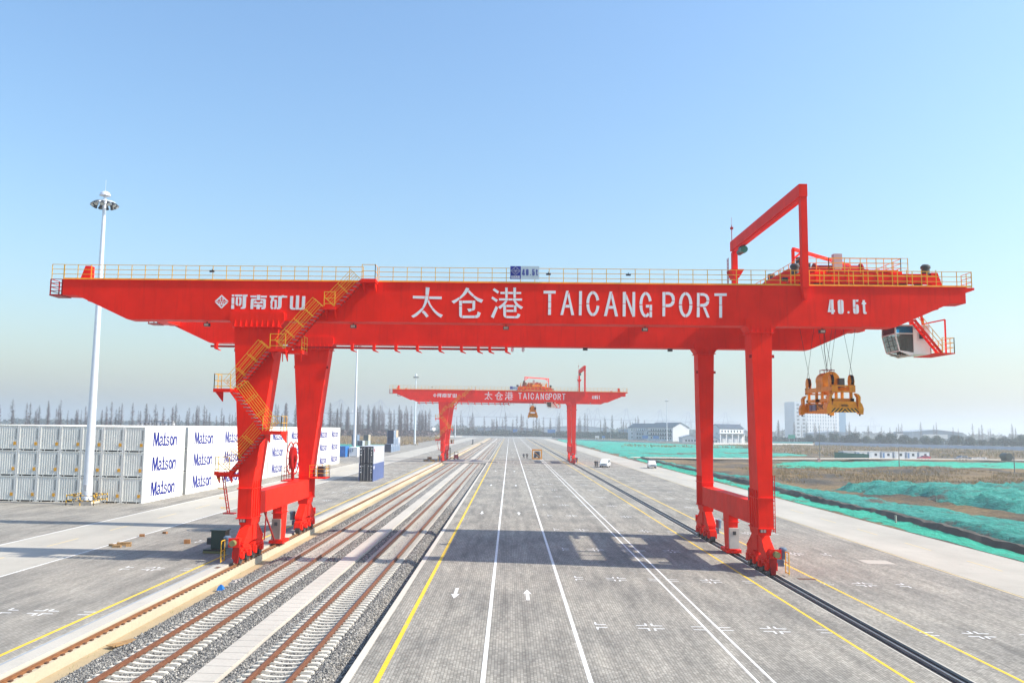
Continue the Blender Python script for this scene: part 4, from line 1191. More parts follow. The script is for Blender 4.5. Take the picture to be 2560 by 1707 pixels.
    for t in (.15, .4, .65, .9):
        x, z = -18.95 + .5 * t, 5.85 - 2.6 * t
        q = [(x, -9.95, z), (x - .35, -10.05, z + .05), (x - .5, -9.72, z + .08), (x - .35, -9.4, z + .05), (x, -9.5, z)]
        hoops.path(q, .016, 5)
    hoops.build('ladder_cage', 'yellow', lo)
    # festoon track under the rear girder
    fe = MB().box(-26.3, .2, 7.35, 7.55, 15.98, 16.16)
    fe.build('festoon_track', 'red_dark', root)
    for x in (-25.8, -23.8, -21.9, -13.6, -11.65, -9.7, -7.8, -5.8, -3.9, -2.4, -1.4, .05):
        MB().box(x - .12, x + .12, 7.2, 7.6, 15.9, 16.38).prism([(x - .12, 15.9), (x + .12, 15.9), (x + .42, 15.72), (x + .42, 15.66), (x - .05, 15.8)], 'y', 7.2, 7.5).build('festoon_bracket', 'red', root)
    # maintenance jib: a post on each girder and a beam across
    jib = MB().box(20.18, 20.60, -9.55, -9.05, 19.0, 25.3).build('jib_post', 'red', root)
    MB().prism([(20.16, 19.0), (20.62, 19.0), (20.48, 18.15), (20.3, 18.15)], 'y', -9.5, -9.02).build('jib_bracket', 'red', jib)
    MB().box(20.06, 20.52, 8.1, 8.6, 19.19, 25.1).build('jib_post', 'red', root)
    jb = MB().box(20.06, 20.62, -9.6, 8.9, 25.28, 26.15).box(20.16, 20.5, -9.3, 8.7, 25.1, 25.28)
    jb.build('jib_beam', 'red', root)
    jl = MB()
    for y in (8.35, 8.75):
        jl.bar((19.75, y, 19.2), (19.75, y, 24.6), .05)
    for k in range(17):
        jl.bar((19.75, 8.35, 19.4 + k * .31), (19.75, 8.75, 19.4 + k * .31), .035)
    jl.build('ladder', 'red_dark', root)
    MB().prism([(19.75, 23.45), (20.95, 23.45), (20.5, 22.7), (20.1, 22.7)], 'y', 7.6, 9.1).build('jib_platform', 'red', root)
    hm = MB().tube((20.3, 5.6, 24.75), (20.3, 6.7, 24.75), .26, 12).box(20.1, 20.5, 5.8, 6.3, 24.9, 25.1).build('hoist', 'dark_grey', root, smooth=True)
    MB().tube((20.3, 5.1, 24.72), (20.3, 5.6, 24.72), .30, 14).build('hoist_motor', 'green_motor', hm, smooth=True)
    MB().tube((20.1, 8.4, 26.15), (20.1, 8.4, 27.6), .035).tube((20.1, 8.4, 27.6), (20.1, 8.4, 28.3), .012).box(19.98, 20.22, 8.3, 8.5, 27.2, 27.4).build('beacon', 'red_dark', root)
    for x in (-20.6, 3.0, 8.5):
        MB().box(x - .02, x + .02, -9.02, -8.98, 19.9, 20.0).box(x - .16, x + .16, -9.12, -8.98, 19.78, 19.9).build('walkway_lamp', 'black', girders[0])
    return root

NEAR_LOC = (-.45, 67.7, 0)
FAR_LOC = (-.45, 239.3, 0)
crane_near = build_crane(NEAR_LOC, True, False, 'large red gantry crane in the foreground with yellow stairs on its left leg')
crane_far = build_crane(FAR_LOC, False, True, 'smaller looking red gantry crane far down the tracks')

# ------------------------------------------------------------------ trolley
def build_trolley(loc, label):
    root = thing('crane_trolley', label, 'crane trolley', loc, group='hoist trolleys on the crane girders')
    for s in (-1, 1):
        y = s * 8.3
        eb = MB().prism([(-5.0, 19.5), (5.0, 19.5), (5.0, 19.85), (4.3, 20.15), (-4.3, 20.15), (-5.0, 19.85)], 'y', y - .3, y + .3)
        for k in range(9):
            x = -4.2 + k * 1.05
            eb.box(x - .02, x + .02, y - .36, y + .36, 19.52, 20.1)
        e_ = eb.build('end_carriage', 'red', root)
        for x in (-3.9, -2.9, 2.9, 3.9):
            MB().tube((x, y - .12, 19.62), (x, y + .12, 19.62), .30, 16).build('wheel', 'dark_grey', e_, smooth=True)
        for d in (-1, 1):
            MB().tube((d * 5.0, y, 19.75), (d * 5.35, y, 19.75), .14, 10).build('buffer', 'black', e_)
            MB().lathe([(.26, 0), (.26, .45), (.32, .47), (.32, .62), (.2, .74)], (d * 4.45, y + .05, 20.12), 14).build('drive_motor', 'dark_grey', e_, smooth=True)
        if s < 0:
            railing(e_, [(-2.25, y - .25, 20.16), (-2.25, y - .3, 20.16), (3.1, y - .3, 20.16)], False, step=1.05, toe=False)
            railing(e_, [(-4.9, y - .45, 19.32), (4.9, y - .45, 19.32)], False, step=1.0, toe=False, rails=(.98, .66))
        else:
            railing(e_, [(-3.5, y + .3, 20.16), (3.5, y + .3, 20.16)], False, step=1.1, toe=False)
    for x in (-2.6, 2.6):
        MB().box(x - .38, x + .38, -7.98, 7.98, 19.55, 20.45).build('cross_beam', 'red', root)
    MB().box(-4.85, 2.75, -7.9, 7.9, 20.46, 20.54).box(3.3, 4.7, -7.9, 7.9, 20.2, 20.28).build('deck', 'red', root)
    railing(root, [(-3.55, -6.55, 20.54), (3.55, -6.55, 20.54), (3.55, 6.55, 20.54)], False, step=1.2, toe=False)
    railing(root, [(-3.55, -6.55, 20.54), (-3.55, 6.55, 20.54)], False, step=1.2, toe=False)
    for y in (-3.6, 3.4):
        dr = MB().tube((-1.5, y, 21.15), (1.9, y, 21.15), .52, 20)
        for x in (-1.5, 1.9):
            dr.tube((x - .05, y, 21.15), (x + .05, y, 21.15), .66, 20)
        dr.box(-1.85, -1.6, y - .5, y + .5, 20.54, 21.3).box(2.0, 2.3, y - .5, y + .5, 20.54, 21.3)
        dr.build('winch_drum', 'red_dark', root, smooth=True)
        MB().box(-3.0, -1.95, y - .6, y + .5, 20.55, 21.7).tube((-2.6, y - .2, 21.7), (-2.6, y - .2, 22.2), .3, 12).build('gearbox', 'dark_grey', root)
        MB().tube((-1.4, y + 1.3, 21.1), (.2, y + 1.3, 21.1), .42, 14).box(-1.5, .3, y + .9, y + 1.7, 20.55, 20.75).build('hoist_motor', 'black', root, smooth=True)
        MB().box(.6, 1.3, y + .95, y + 1.6, 20.55, 21.9).build('brake', 'black', root)
        MB().box(-.4, 1.8, y - 1.5, y - .8, 20.55, 21.0).build('sheave_frame', 'yellow', root)
    MB().box(-.3, .3, -4.4, -3.9, 21.35, 22.4).box(-.25, .25, -4.35, -3.95, 20.55, 21.35).build('control_cabinet', 'grey_paint', root)
    fr = MB().bar((-2.4, -1.7, 20.5), (-2.4, -1.7, 23.3), .2).bar((4.5, 4.9, 19.5), (4.5, 4.9, 23.3), .2)
    fr.bar((-2.4, -1.7, 23.3), (4.5, 4.9, 23.3), .18, .24).bar((-2.4, -1.7, 22.5), (-1.5, -.85, 23.2), .12).bar((4.5, 4.9, 22.5), (3.6, 4.05, 23.2), .12)
    fr.box(4.3, 4.7, 4.0, 7.9, 19.5, 19.62)
    fr.build('maintenance_frame', 'red', root)
    # operator cab
    cab = MB()
    ya, yb = -5.4, -3.2
    side = [(3.55, 17.0), (5.95, 17.0), (5.95, 14.95), (4.6, 14.78), (3.78, 15.12), (3.5, 16.35)]
    cab.box(3.5, 5.98, ya - .03, yb + .03, 16.95, 17.03)
    cab.box(4.78, 5.95, ya, yb, 14.92, 16.95)
    cab.prism([(3.78, 15.12), (4.6, 14.80), (4.80, 14.92), (4.80, 15.02), (3.80, 15.20)], 'y', ya, ya + .07)
    cab.prism([(3.78, 15.12), (4.6, 14.80), (4.80, 14.92), (4.80, 15.02), (3.80, 15.20)], 'y', yb - .07, yb)
    for y in (ya + .03, yb - .03):
        cab.bar((3.55, y, 16.96), (3.52, y, 16.35), .07)
        cab.bar((3.52, y, 16.35), (3.80, y, 15.14), .07)
        cab.bar((3.52, y, 16.4), (4.80, y, 16.4), .06)
    for x, z in ((3.56, 16.93), (3.52, 16.38), (3.80, 15.15), (4.62, 14.82)):
        cab.bar((x, ya, z), (x, yb, z), .07)
    c_ = cab.build('operator_cab', 'white_paint', root)
    MB().box(3.54, 3.57, ya + .06, yb - .06, 16.42, 16.9).build('visor', 'window_dark', c_)
    MB().prism([(3.545, 16.34), (3.56, 16.34), (3.83, 15.17), (3.815, 15.17)], 'y', ya + .06, yb - .06).build('front_window', 'glass_clear', c_)
    fb = MB()
    for t in (.33, .66):
        fb.bar((3.54 + .27 * t, ya + .06, 16.34 - 1.17 * t), (3.54 + .27 * t, yb - .06, 16.34 - 1.17 * t), .03)
        y = ya + (yb - ya) * t
        fb.bar((3.54, y, 16.34), (3.81, y, 15.17), .03)
    fb.build('window_bars', 'dark_grey', c_)
    MB().box(3.62, 4.76, ya + .02, ya + .04, 16.46, 16.9).build('side_visor', 'glass_blue', c_)
    MB().prism([(3.6, 16.36), (4.76, 16.36), (4.76, 15.08), (3.88, 15.22)], 'y', ya + .02, ya + .04).build('side_window', 'glass_smoke', c_)
    MB().prism([(3.6, 16.36), (4.76, 16.36), (4.76, 15.08), (3.88, 15.22)], 'y', yb - .04, yb - .02).build('side_window', 'glass_smoke', c_)
    MB().box(3.9, 4.6, ya + .3, yb - .3, 14.90, 14.93).build('floor_window', 'glass_smoke', c_)
    MB().box(5.2, 5.62, ya - .015, ya, 16.05, 16.6).build('door_window', 'window_dark', c_)
    MB().box(4.2, 4.65, -4.6, -4.0, 15.0, 15.5).box(4.55, 4.7, -4.6, -4.0, 15.5, 16.1).build('seat', 'black', c_)
    hg = MB()
    for x, y in ((3.8, ya + .2), (5.6, ya + .2), (3.8, yb - .2), (5.6, yb - .2)):
        hg.bar((x, y, 17.03), (x * .93, y, 19.55), .14)
    hg.box(3.3, 5.7, ya, ya + .2, 19.35, 19.55).box(3.3, 5.7, yb - .2, yb, 19.35, 19.55).box(2.2, 3.4, ya, yb, 19.5, 19.7)
    hg.build('cab_hanger', 'red', root)
    st = MB()
    for y in (ya - .75, ya - .2):
        st.bar((4.55, y, 17.3), (6.35, y, 14.98), .06, .18)
    for k in range(1, 9):
        t = k / 9
        st.box(4.55 + 1.8 * t - .1, 4.55 + 1.8 * t + .1, ya - .75, ya - .2, 17.3 - 2.32 * t - .015, 17.3 - 2.32 * t + .015)
    st.bar((4.5, ya - .5, 17.25), (4.5, ya - .5, 18.4), .1)
    st.box(3.6, 4.7, ya - .8, ya - .05, 17.22, 17.3)
    so = st.build('cab_stair', 'red', root)
    hr = MB()
    for d in (.45, .85):
        hr.bar((4.6, ya - .77, 17.3 + d), (6.4, ya - .77, 14.98 + d), .035)
    for t in (0, .33, .66, 1):
        hr.bar((4.6 + 1.8 * t, ya - .77, 17.3 - 2.32 * t), (4.6 + 1.8 * t, ya - .77, 18.15 - 2.32 * t), .035)
    hr.build('handrail', 'yellow', so)
    bk = MB().box(5.97, 7.25, ya - .85, yb + .4, 14.90, 14.97)
    bk.bar((7.1, ya + .1, 14.97), (7.1, ya + .1, 17.45), .09).bar((7.1, ya + .1, 17.45), (5.6, ya + .3, 17.12), .09)
    bo = bk.build('cab_platform', 'red', root)
    railing(bo, [(6.4, ya - .82, 14.97), (7.22, ya - .82, 14.97), (7.22, yb + .35, 14.97), (5.97, yb + .35, 14.97)], False, step=.6, toe=False)
    return root
TN = (24.1, 67.7, 0)
TF = (6.4, 239.3, 0)
trolley_near = build_trolley(TN, 'red hoist trolley with white operator cab at the right end of the near crane')
trolley_far = build_trolley(TF, 'red hoist trolley in the middle of the far crane girder')

# ------------------------------------------------------------------ spreader
def build_spreader(loc, label, ztop):
    root = thing('container_spreader', label, 'spreader', loc, group='orange container spreaders')
    # side beams
    for x in (-.62, .62):
        MB().box(x - .11, x + .11, -2.7, 2.7, .18, .82).build('side_beam', 'orange', root)
    for s in (-1, 1):
        y = s * 2.86
        eb = MB().box(-1.2, 1.2, y - .16, y + .16, .12, .40)
        eb.prism([(-.98, .40), (.98, .40), (.80, .92), (-.80, .92)], 'y', y - .12, y + .12)
        e_ = eb.build('end_beam', 'orange', root)
        pf = y + s * .162
        MB().prism([(-1.22, .42), (1.22, .42), (1.22, .0), (.85, .12), (-.85, .12), (-1.22, .0)], 'y', min(pf, pf + s * .02), max(pf, pf + s * .02)).build('warning_board', 'hazard', e_)
        em = MB()
        for k in range(14):
            a0, a1 = 2 * math.pi * k / 14, 2 * math.pi * (k + 1) / 14
            em.bar((.27 * math.cos(a0), y + s * .13, .62 + .075 * math.sin(a0)), (.27 * math.cos(a1), y + s * .13, .62 + .075 * math.sin(a1)), .02)
        em.box(-.2, .2, min(y + s * .12, y + s * .135), max(y + s * .12, y + s * .135), .59, .65)
        em.build('emblem', 'hazard_black', e_)
        for sx in (-1, 1):
            # hinged corner guide
            g_ = [(sx * 1.02, .02), (sx * 1.30, -.02), (sx * 1.34, .40), (sx * 1.24, .72), (sx * 1.12, .86), (sx * 1.14, 1.25), (sx * 1.02, 1.44), (sx * .80, 1.52), (sx * .86, 1.40), (sx * .98, 1.22), (sx * .97, .84), (sx * .94, .50)]
            MB().prism(g_, 'y', y - .24, y + .24).build('corner_guide', 'orange', root)
            MB().tube((sx * 1.13, y, -.12), (sx * 1.13, y, .06), .06, 8).build('twist_lock', 'black', e_)
    # mid frame with cut-outs
    mf = MB().box(-.9, .9, -2.5, -2.2, .95, 1.16).box(-.9, .9, 2.2, 2.5, .95, 1.16).box(-.9, -.62, -2.5, 2.5, .95, 1.16).box(.62, .9, -2.5, 2.5, .95, 1.16).box(-.9, .9, -.4, .4, .95, 1.16)
    for x in (-.75, .75):
        for y in (-2.3, -.6, .6, 2.3):
            mf.box(x - .08, x + .08, y - .11, y + .11, .8, 1.75)
    mf.build('mid_frame', 'orange', root)
    hb = MB()
    for x in (-.72, .72):
        hb.box(x - .13, x + .13, -2.85, 2.85, 1.72, 2.05)
    for y in (-2.7, 2.7):
        hb.box(-.86, -.42, y - .18, y + .18, 1.62, 2.10).box(.42, .86, y - .18, y + .18, 1.62, 2.10).box(-.86, .86, y - .16, y + .16, 2.02, 2.12).box(-.86, .86, y - .16, y + .16, 1.60, 1.70)
    hb.box(-.86, .86, -.5, .9, 1.75, 2.02)
    hb.build('head_block', 'orange', root)
    MB().tube((-.05, -.55, 2.62), (-.05, 1.0, 2.62), .62, 24).tube((-.05, -.60, 2.62), (-.05, -.55, 2.62), .66, 24).box(-.65, .55, -.5, .95, 2.0, 2.5).build('cable_drum', 'orange', root, smooth=True)
    cgm = MB()
    for x in (-.45, .3):
        for y in (-.3, .6):
            cgm.bar((x, y, 3.1), (x, y, 3.42), .04)
    for y in (-.3, .6):
        cgm.bar((-.5, y, 3.42), (.35, y, 3.42), .04)
    cgm.bar((-.45, -.3, 3.42), (-.45, .6, 3.42), .04).bar((.3, -.3, 3.42), (.3, .6, 3.42), .04)
    cgm.build('cable_guide', 'red_dark', root)
    MB().box(.42, .85, -.9, -.1, 2.06, 2.75).build('hydraulic_box', 'dark_grey', root)
    MB().box(-.82, -.735, .7, 1.5, .30, .78).box(-.82, -.735, 1.65, 2.1, .28, .76).build('power_box', 'steelblue', root)
    for sx, y in ((-.72, -2.45), (.72, -2.45), (-.72, 2.45), (.72, 2.45)):
        sh = MB().prism([(y - .22, 2.05), (y + .22, 2.05), (y + .32, 2.42), (y + .20, 2.78), (y, 2.9), (y - .20, 2.78), (y - .32, 2.42)], 'x', sx - .14, sx - .10).prism([(y - .22, 2.05), (y + .22, 2.05), (y + .32, 2.42), (y + .20, 2.78), (y, 2.9), (y - .20, 2.78), (y - .32, 2.42)], 'x', sx + .10, sx + .14)
        so = sh.build('sheave_block', 'orange', root)
        MB().tube((sx - .08, y, 2.55), (sx + .08, y, 2.55), .36, 20).build('sheave', 'black', so, smooth=True)
        for dy, tx, ty in ((-.34, sx * 1.0 - 1.0, y - .2), (.34, sx * 1.0 + 1.0, y + .5)):
            MB().tube((sx, y + dy, 2.75), (tx, ty, ztop), .014, 5).build('rope', 'rope', root)
    MB().tube((-.05, .1, 3.3), (-.25, .1, 5.0), .025, 5).tube((-.25, .1, 5.0), (-.2, .1, ztop), .025, 5).build('power_cable', 'rubber_and_shade', root)
    # makers letters on the left side beam
    tx = -.735
    def stroke(m_, pts, y0, z0, w=.035):
        for a, b in zip(pts, pts[1:]):
            m_.bar((tx, y0 - a[0], z0 + a[1]), (tx, y0 - b[0], z0 + b[1]), w, .012, (0, 1, 0) if abs(a[0] - b[0]) < abs(a[1] - b[1]) else (0, 0, 1))
    def glyph(polys, y0):
        m_ = MB()
        for p in polys:
            m_.prism([(y0 - a, .40 + b) for a, b in p], 'x', tx - .008, tx + .01)
        m_.build('letter', 'hazard_black', root)
    h, w, s_ = .36, .24, .055
    glyph([[(0, h), (w, h), (w, h - s_), (0, h - s_)], [(w - .06, h - s_), (w, h - s_), (.06, s_), (0, s_)], [(0, s_), (w, s_), (w, 0), (0, 0)]], .55)
    glyph([[(0, 0), (s_, 0), (s_, h), (0, h)], [(s_, h), (w, h), (w, h - s_), (s_, h - s_)], [(w - s_, h - s_), (w, h - s_), (w, h / 2), (w - s_, h / 2)], [(s_, h / 2 + s_), (w, h / 2 + s_), (w, h / 2), (s_, h / 2)]], .22)
    glyph([[(0, 0), (s_, 0), (s_, h), (0, h)], [(w + .05, 0), (w + .05 + s_, 0), (w + .05 + s_, h), (w + .05, h)], [(s_, h), (s_ + .04, h), (.19, .12), (.15, .12)], [(w + .05, h), (w + .01, h), (.15, .12), (.19, .12)]], -.11)
    glyph([[(0, 0), (s_, 0), (s_, h), (0, h)], [(s_, h), (w, h), (w, h - s_), (s_, h - s_)], [(s_, s_), (w, s_), (w, 0), (s_, 0)]], -.52)
    return root
build_spreader((24.55, 67.0, 10.62), 'orange container spreader with striped end board hanging from the near crane', 8.9)
build_spreader((6.3, 238.6, 12.2), 'orange container spreader hanging below the far crane', 7.3)

# ------------------------------------------------------------------ shipping containers
CW, CH, CL40, CL20 = 2.438, 2.896, 12.19, 6.06
def container_mesh(name, L, mats, ends=True, roof_ribs=True, ch=CH):
    """x across (-w/2..w/2), y along 0..L, z 0..h.  mats: side, end, dark"""
    W = CW / 2
    m_ = MB()
    # corner posts and rails
    for x in (-W, W - .12):
        for y in (0, L - .12):
            m_.box(x, x + .12, y, y + .12, 0, ch)
    for x in (-W, W - .07):
        m_.box(x, x + .07, .12, L - .12, 0, .15)
        m_.box(x, x + .07, .12, L - .12, ch - .10, ch)
    # side skins: shallow panels between posts
    for s in (-1, 1):
        xo = s * (W - .012)
        xi = s * (W - .05)
        m_.box(min(xo, xi), max(xo, xi), .12, L - .12, .15, ch - .10)
    m_.box(-W + .07, W - .07, .12, L - .12, ch - .045, ch - .015)
    # corrugated ends
    m_.cur = 1
    for y, s in ((0, 1), (L, -1)):
        prof = []
        n = 8
        wv = (2 * W - .24) / n
        for k in range(n):
            x = -W + .12 + k * wv
            prof += [(x, .028), (x + wv * .30, .028), (x + wv * .45, .075), (x + wv * .85, .075)]
        prof.append((W - .12, .028))
        vs = []
        for x, d in prof:
            vs += [(x, y + s * d, .22), (x, y + s * d, ch - .11)]
        fs = [(2 * i, 2 * i + 1, 2 * i + 3, 2 * i + 2) for i in range(len(prof) - 1)]
        m_.add(vs, fs)
        m_.box(-W + .12, W - .12, min(y, y + s * .10), max(y, y + s * .10), ch - .11, ch - .004)
        m_.box(-W + .12, W - .12, min(y, y + s * .08), max(y, y + s * .08), .16, .22)
        for x in (-.62, .55):
            m_.box(x, x + .07, min(y, y + s * .08), max(y, y + s * .08), .0, .16)
        m_.box(-W + .12, -W + .34, min(y, y + s * .08), max(y, y + s * .08), .0, .07)
        m_.box(W - .34, W - .12, min(y, y + s * .08), max(y, y + s * .08), .0, .07)
        m_.cur = 2
        m_.box(-W + .12, W - .12, min(y + s * .30, y + s * .34), max(y + s * .30, y + s * .34), .0, .2)  # near-black panel: shade inside the open end recess, put in as colour
        m_.cur = 1
    m_.cur = 2
    m_.box(-W + .08, W - .08, .35, L - .35, .12, .16)
    return m_.mesh(name, mats)
white_me = container_mesh('shipping_container', CL40, ['container_white', 'container_end', 'rubber_and_shade'])
logo = MB()
for p in MATSON:
    logo.prism([(a, b) for a, b in p], 'x', CW / 2 - .02, CW / 2 + .012)
for p in MATSON:
    for a, b in zip(p, p[1:] + p[:1]):
        logo.bar((CW / 2, a[0], a[1]), (CW / 2, b[0], b[1]), .024, .085, (0, -(b[1] - a[1]), b[0] - a[0]))
logo_me = logo.mesh('lettering', 'logo_blue')
st = MB().box(.66, .96, -.012, .03, .62, .98)
sticker_me = st.mesh('warning_sticker', 'sticker')
tx_ = MB()
for k in range(9):
    z = 2.45 - k * .135
    tx_.box(.86, .94, .012, .03, z - .05, z + .045)
code_me = tx_.mesh('serial_code', 'dark_grey')
STARTS = [97.6, 110.9, 123.2, 136.0, 148.7, 161.7, 174.4, 187.0, 199.3]
ordn = ['first', 'second', 'third', 'fourth', 'fifth', 'sixth', 'seventh', 'eighth', 'ninth']
tier = ['bottom', 'middle', 'top']
for c in range(8):
    for r, ys in enumerate(STARTS):
        for t in range(3):
            x = -41.9 - CW / 2 - c * 2.482
            o = put('shipping_container', white_me, None, (x, ys, t * CH))
            if c == 0:
                lab = f'white container with blue lettering, {tier[t]} tier, {ordn[r]} along the long side from the corner'
                if r == 0:
                    lab = f'white container at the near corner of the long stack, {tier[t]} tier'
                tag(o, lab, 'container', 'white stacked containers')
                put('lettering', logo_me, o)
            elif r == 0:
                tag(o, f'white container showing its ribbed end, {tier[t]} tier, {ordn[c]} column left of the corner', 'container', 'white stacked containers')
            else:
                tag(o, 'white container inside the stack showing at most its roof', 'container', 'white stacked containers')
            if r == 0:
                put('warning_sticker', sticker_me, o)
                put('serial_code', code_me, o)

def box_container(loc, L, mats, label, logo_c=None, doors=False, rotz=0, group='dark containers in the yard', ch=CH, marks_=None):
    me = container_mesh('shipping_container', L, mats, ch=ch)
    o = tag(put('shipping_container', me, None, loc, rotz), label, 'container', group)
    if doors:
        d = MB().box(-1.09, -.01, -.012, .028, .2, ch - .12).box(.01, 1.09, -.012, .028, .2, ch - .12)
        d.build('door', mats[1], o)
        for x in (-.78, -.32, .32, .78):
            MB().tube((x, -.035, .12), (x, -.035, ch - .08), .022, 6).build('lock_rod', 'grey_paint', o)
        lm = MB()
        for x, z, w, h in ((-.95, 2.45, .2, .22), (-.55, 2.5, .1, .1), (.42, 2.55, .12, .06), (.9, 2.55, .3, .06), (.9, 2.42, .3, .05), (.85, 1.9, .12, .2), (.85, 1.5, .14, .2), (-.9, 1.5, .22, .18), (-.9, 1.95, .24, .08), (.95, .35, .1, .06)):
            lm.box(x - w / 2, x + w / 2, -.022, -.01, z - h / 2, z + h / 2)
        lm.build('door_lettering', 'letter_white', o)
    if logo_c:
        lg = MB()
        lg.prism([(.35, 2.0), (.75, 2.0), (.95, 2.2), (.95, 2.5), (.75, 2.6), (.55, 2.4), (.35, 2.5)], 'x', CW / 2 - .02, CW / 2 + .012)
        lg.build('emblem', logo_c, o)
    return o
G2 = 'dark containers in the yard'
box_container((-23.95, 143.9, 0), CL40, ['blue_side', 'door_navy', 'rubber_and_shade'], 'lower container of the near dark pair, blue side and navy doors', 'letter_white', True)
box_container((-23.95, 143.9, CH), CL40, ['grey_side', 'door_navy', 'rubber_and_shade'], 'upper container of the near dark pair, grey side and navy doors', 'car_red', True)
for k in range(4):
    box_container((-43.5, 307 + k * 6.3, 0), CL20, ['steelblue', 'navy', 'rubber_and_shade'], f'slate blue container in the far stepped stack, bottom tier, {ordn[k]} from the front', 'letter_white')
for k, t, mm in ((1, 1, 'steelblue'), (2, 1, 'steelblue'), (3, 1, 'grey_side'), (1, 2, 'steelblue'), (2, 2, 'beige')):
    box_container((-43.5, 307 + k * 6.3, t * 2.59), CL20, [mm, 'navy' if mm != 'beige' else 'beige', 'rubber_and_shade'], f'{"beige" if mm == "beige" else "slate blue" if mm == "steelblue" else "grey"} container in the far stepped stack, {["bottom","second","third"][t]} tier, {ordn[k]} from the front', 'letter_white' if mm != 'beige' else None, ch=2.59)
for i, (x, y, z, a, b, lab) in enumerate(((-69.7, 385, 0, 'steelblue', 'navy', 'navy container at the lower left of the block behind the second mast'), (-67.2, 385, 0, 'grey_side', 'navy', 'grey sided container at the lower right of the block behind the second mast'),
                         (-69.7, 385, 2.6, 'steelblue', 'navy', 'steel blue container at the upper left of the block behind the second mast'), (-65.6, 391, 2.6, 'beige', 'dark_grey', 'dark ended container at the upper right of the block behind the second mast'), (-65.6, 391, 0, 'grey_side', 'beige', 'pale container below the dark ended one behind the second mast'))):
    box_container((x, y, z), CL20, [a, b, 'rubber_and_shade'], lab, None, ch=2.59)
box_container((-49.6, 253, 0), CL20, ['blue_box', 'blue_box', 'rubber_and_shade'], 'bright blue container past the end of the white stack', None, ch=3.1)
wo_ = box_container((-46.7, 256.5, 0), CL20, ['white_paint', 'container_white', 'rubber_and_shade'], 'small white cabin with black marking at the foot of the second mast', None, ch=2.8)
MB().path([(-.95, -.02, 2.3), (-.95, -.02, 1.5), (-.65, -.02, 1.5)], .07).path([(-.5, -.02, 2.3), (-.15, -.02, 2.3), (-.15, -.02, 1.6), (-.4, -.02, 1.5)], .07).build('lettering', 'black', wo_)

# ------------------------------------------------------------------ high lighting masts
def build_mast(loc, label, h=35.5):
    root = thing('lighting_mast', label, 'lighting mast', loc, group='tall white lighting masts')
    p = MB()
    prof = [(.62, .5), (.50, 1.2)]
    n = 6
    for k in range(n):
        z0, z1 = 1.2 + (h - 2.2) * k / n, 1.2 + (h - 2.2) * (k + 1) / n
        r0, r1 = .50 - .33 * k / n, .50 - .33 * (k + 1) / n
        prof += [(r0 + .02, z0 + .02), (r1 + .02, z1 - .02)]
    p.lathe(prof, (0, 0, 0), 14)
    p.build('pole', 'mast_white', root, smooth=True)
    MB().box(-1.0, 1.0, -1.0, 1.0, 0, .45).build('plinth', 'concrete_slab', root)
    gs = MB()
    for k in range(8):
        a = k * math.pi / 4
        gs.prism([(.45, .5), (.85, .5), (.45, 1.0)], 'y', -.02, .02) if k == 0 else gs.bar((.45 * math.cos(a), .45 * math.sin(a), .8), (.85 * math.cos(a), .85 * math.sin(a), .5), .04, .1)
    gs.lathe([(.95, .45), (.95, .51)], (0, 0, 0), 16)
    gs.build('base_plate', 'steel', root)
    MB().box(-.16, .16, -.58, -.44, 1.55, 2.2).build('hatch', 'grey_paint', root)
    zr = h - 1.05
    ring = MB()
    R = 1.12
    for k in range(24):
        a0, a1 = 2 * math.pi * k / 24, 2 * math.pi * (k + 1) / 24
        ring.bar((R * math.cos(a0), R * math.sin(a0), zr), (R * math.cos(a1), R * math.sin(a1), zr), .08, .10)
    for k in range(6):
        a = k * math.pi / 3
        ring.bar((.2 * math.cos(a), .2 * math.sin(a), zr + .05), (R * math.cos(a), R * math.sin(a), zr), .1)
    ring.lathe([(.28, -.2), (.28, .35)], (0, 0, zr), 12)
    ring.build('lamp_ring', 'mast_white', root)
    for k in range(12):
        a = 2 * math.pi * (k + .5) / 12
        c, s = math.cos(a), math.sin(a)
        px, py = (R - .05) * c, (R - .05) * s
        q = (px + .30 * c, py + .30 * s, zr - .50)
        lamp = MB().tube((px, py, zr - .12), (px + .18 * c, py + .18 * s, zr - .30), .15, 10, .20).tube((px + .18 * c, py + .18 * s, zr - .30), q, .20, 10, .27)
        lo_ = lamp.build('floodlight', 'dark_grey', root)
        MB().tube((q[0], q[1], q[2]), (q[0] + .015 * c, q[1] + .015 * s, q[2] - .02), .22, 10).build('lens', 'lamp_glass', lo_)
    MB().lathe([(.62, -.02), (.60, .12), (.48, .34), (.25, .48), (.05, .52)], (0, 0, h - .25), 18).lathe([(.16, -.6), (.16, 0)], (0, 0, h - .25), 10).build('rain_cap', 'mast_white', root, smooth=True)
    MB().tube((0, 0, h + .2), (0, 0, h + 1.6), .02, 5).build('lightning_rod', 'mast_white', root)
    return root
mast_labels = ['nearest lighting mast with a ring of floodlights in front of the white containers', 'second lighting mast rising beside the near dark containers', 'third lighting mast left of the far crane', 'fourth lighting mast almost hidden by the far crane', 'farthest lighting mast on the left side of the tracks']
mast0 = build_mast((-47.15, 95.3, 0), mast_labels[0])
for i, y in enumerate((264.1, 432.7, 600.0, 753.0)):
    c = copy_tree(mast0)
    c.location = (-47.8, y, 0)
    c['label'] = mast_labels[i + 1]
c = copy_tree(mast0)
c.location = (133.2, 736, 0)
c['label'] = 'lighting mast in front of the white gabled houses'

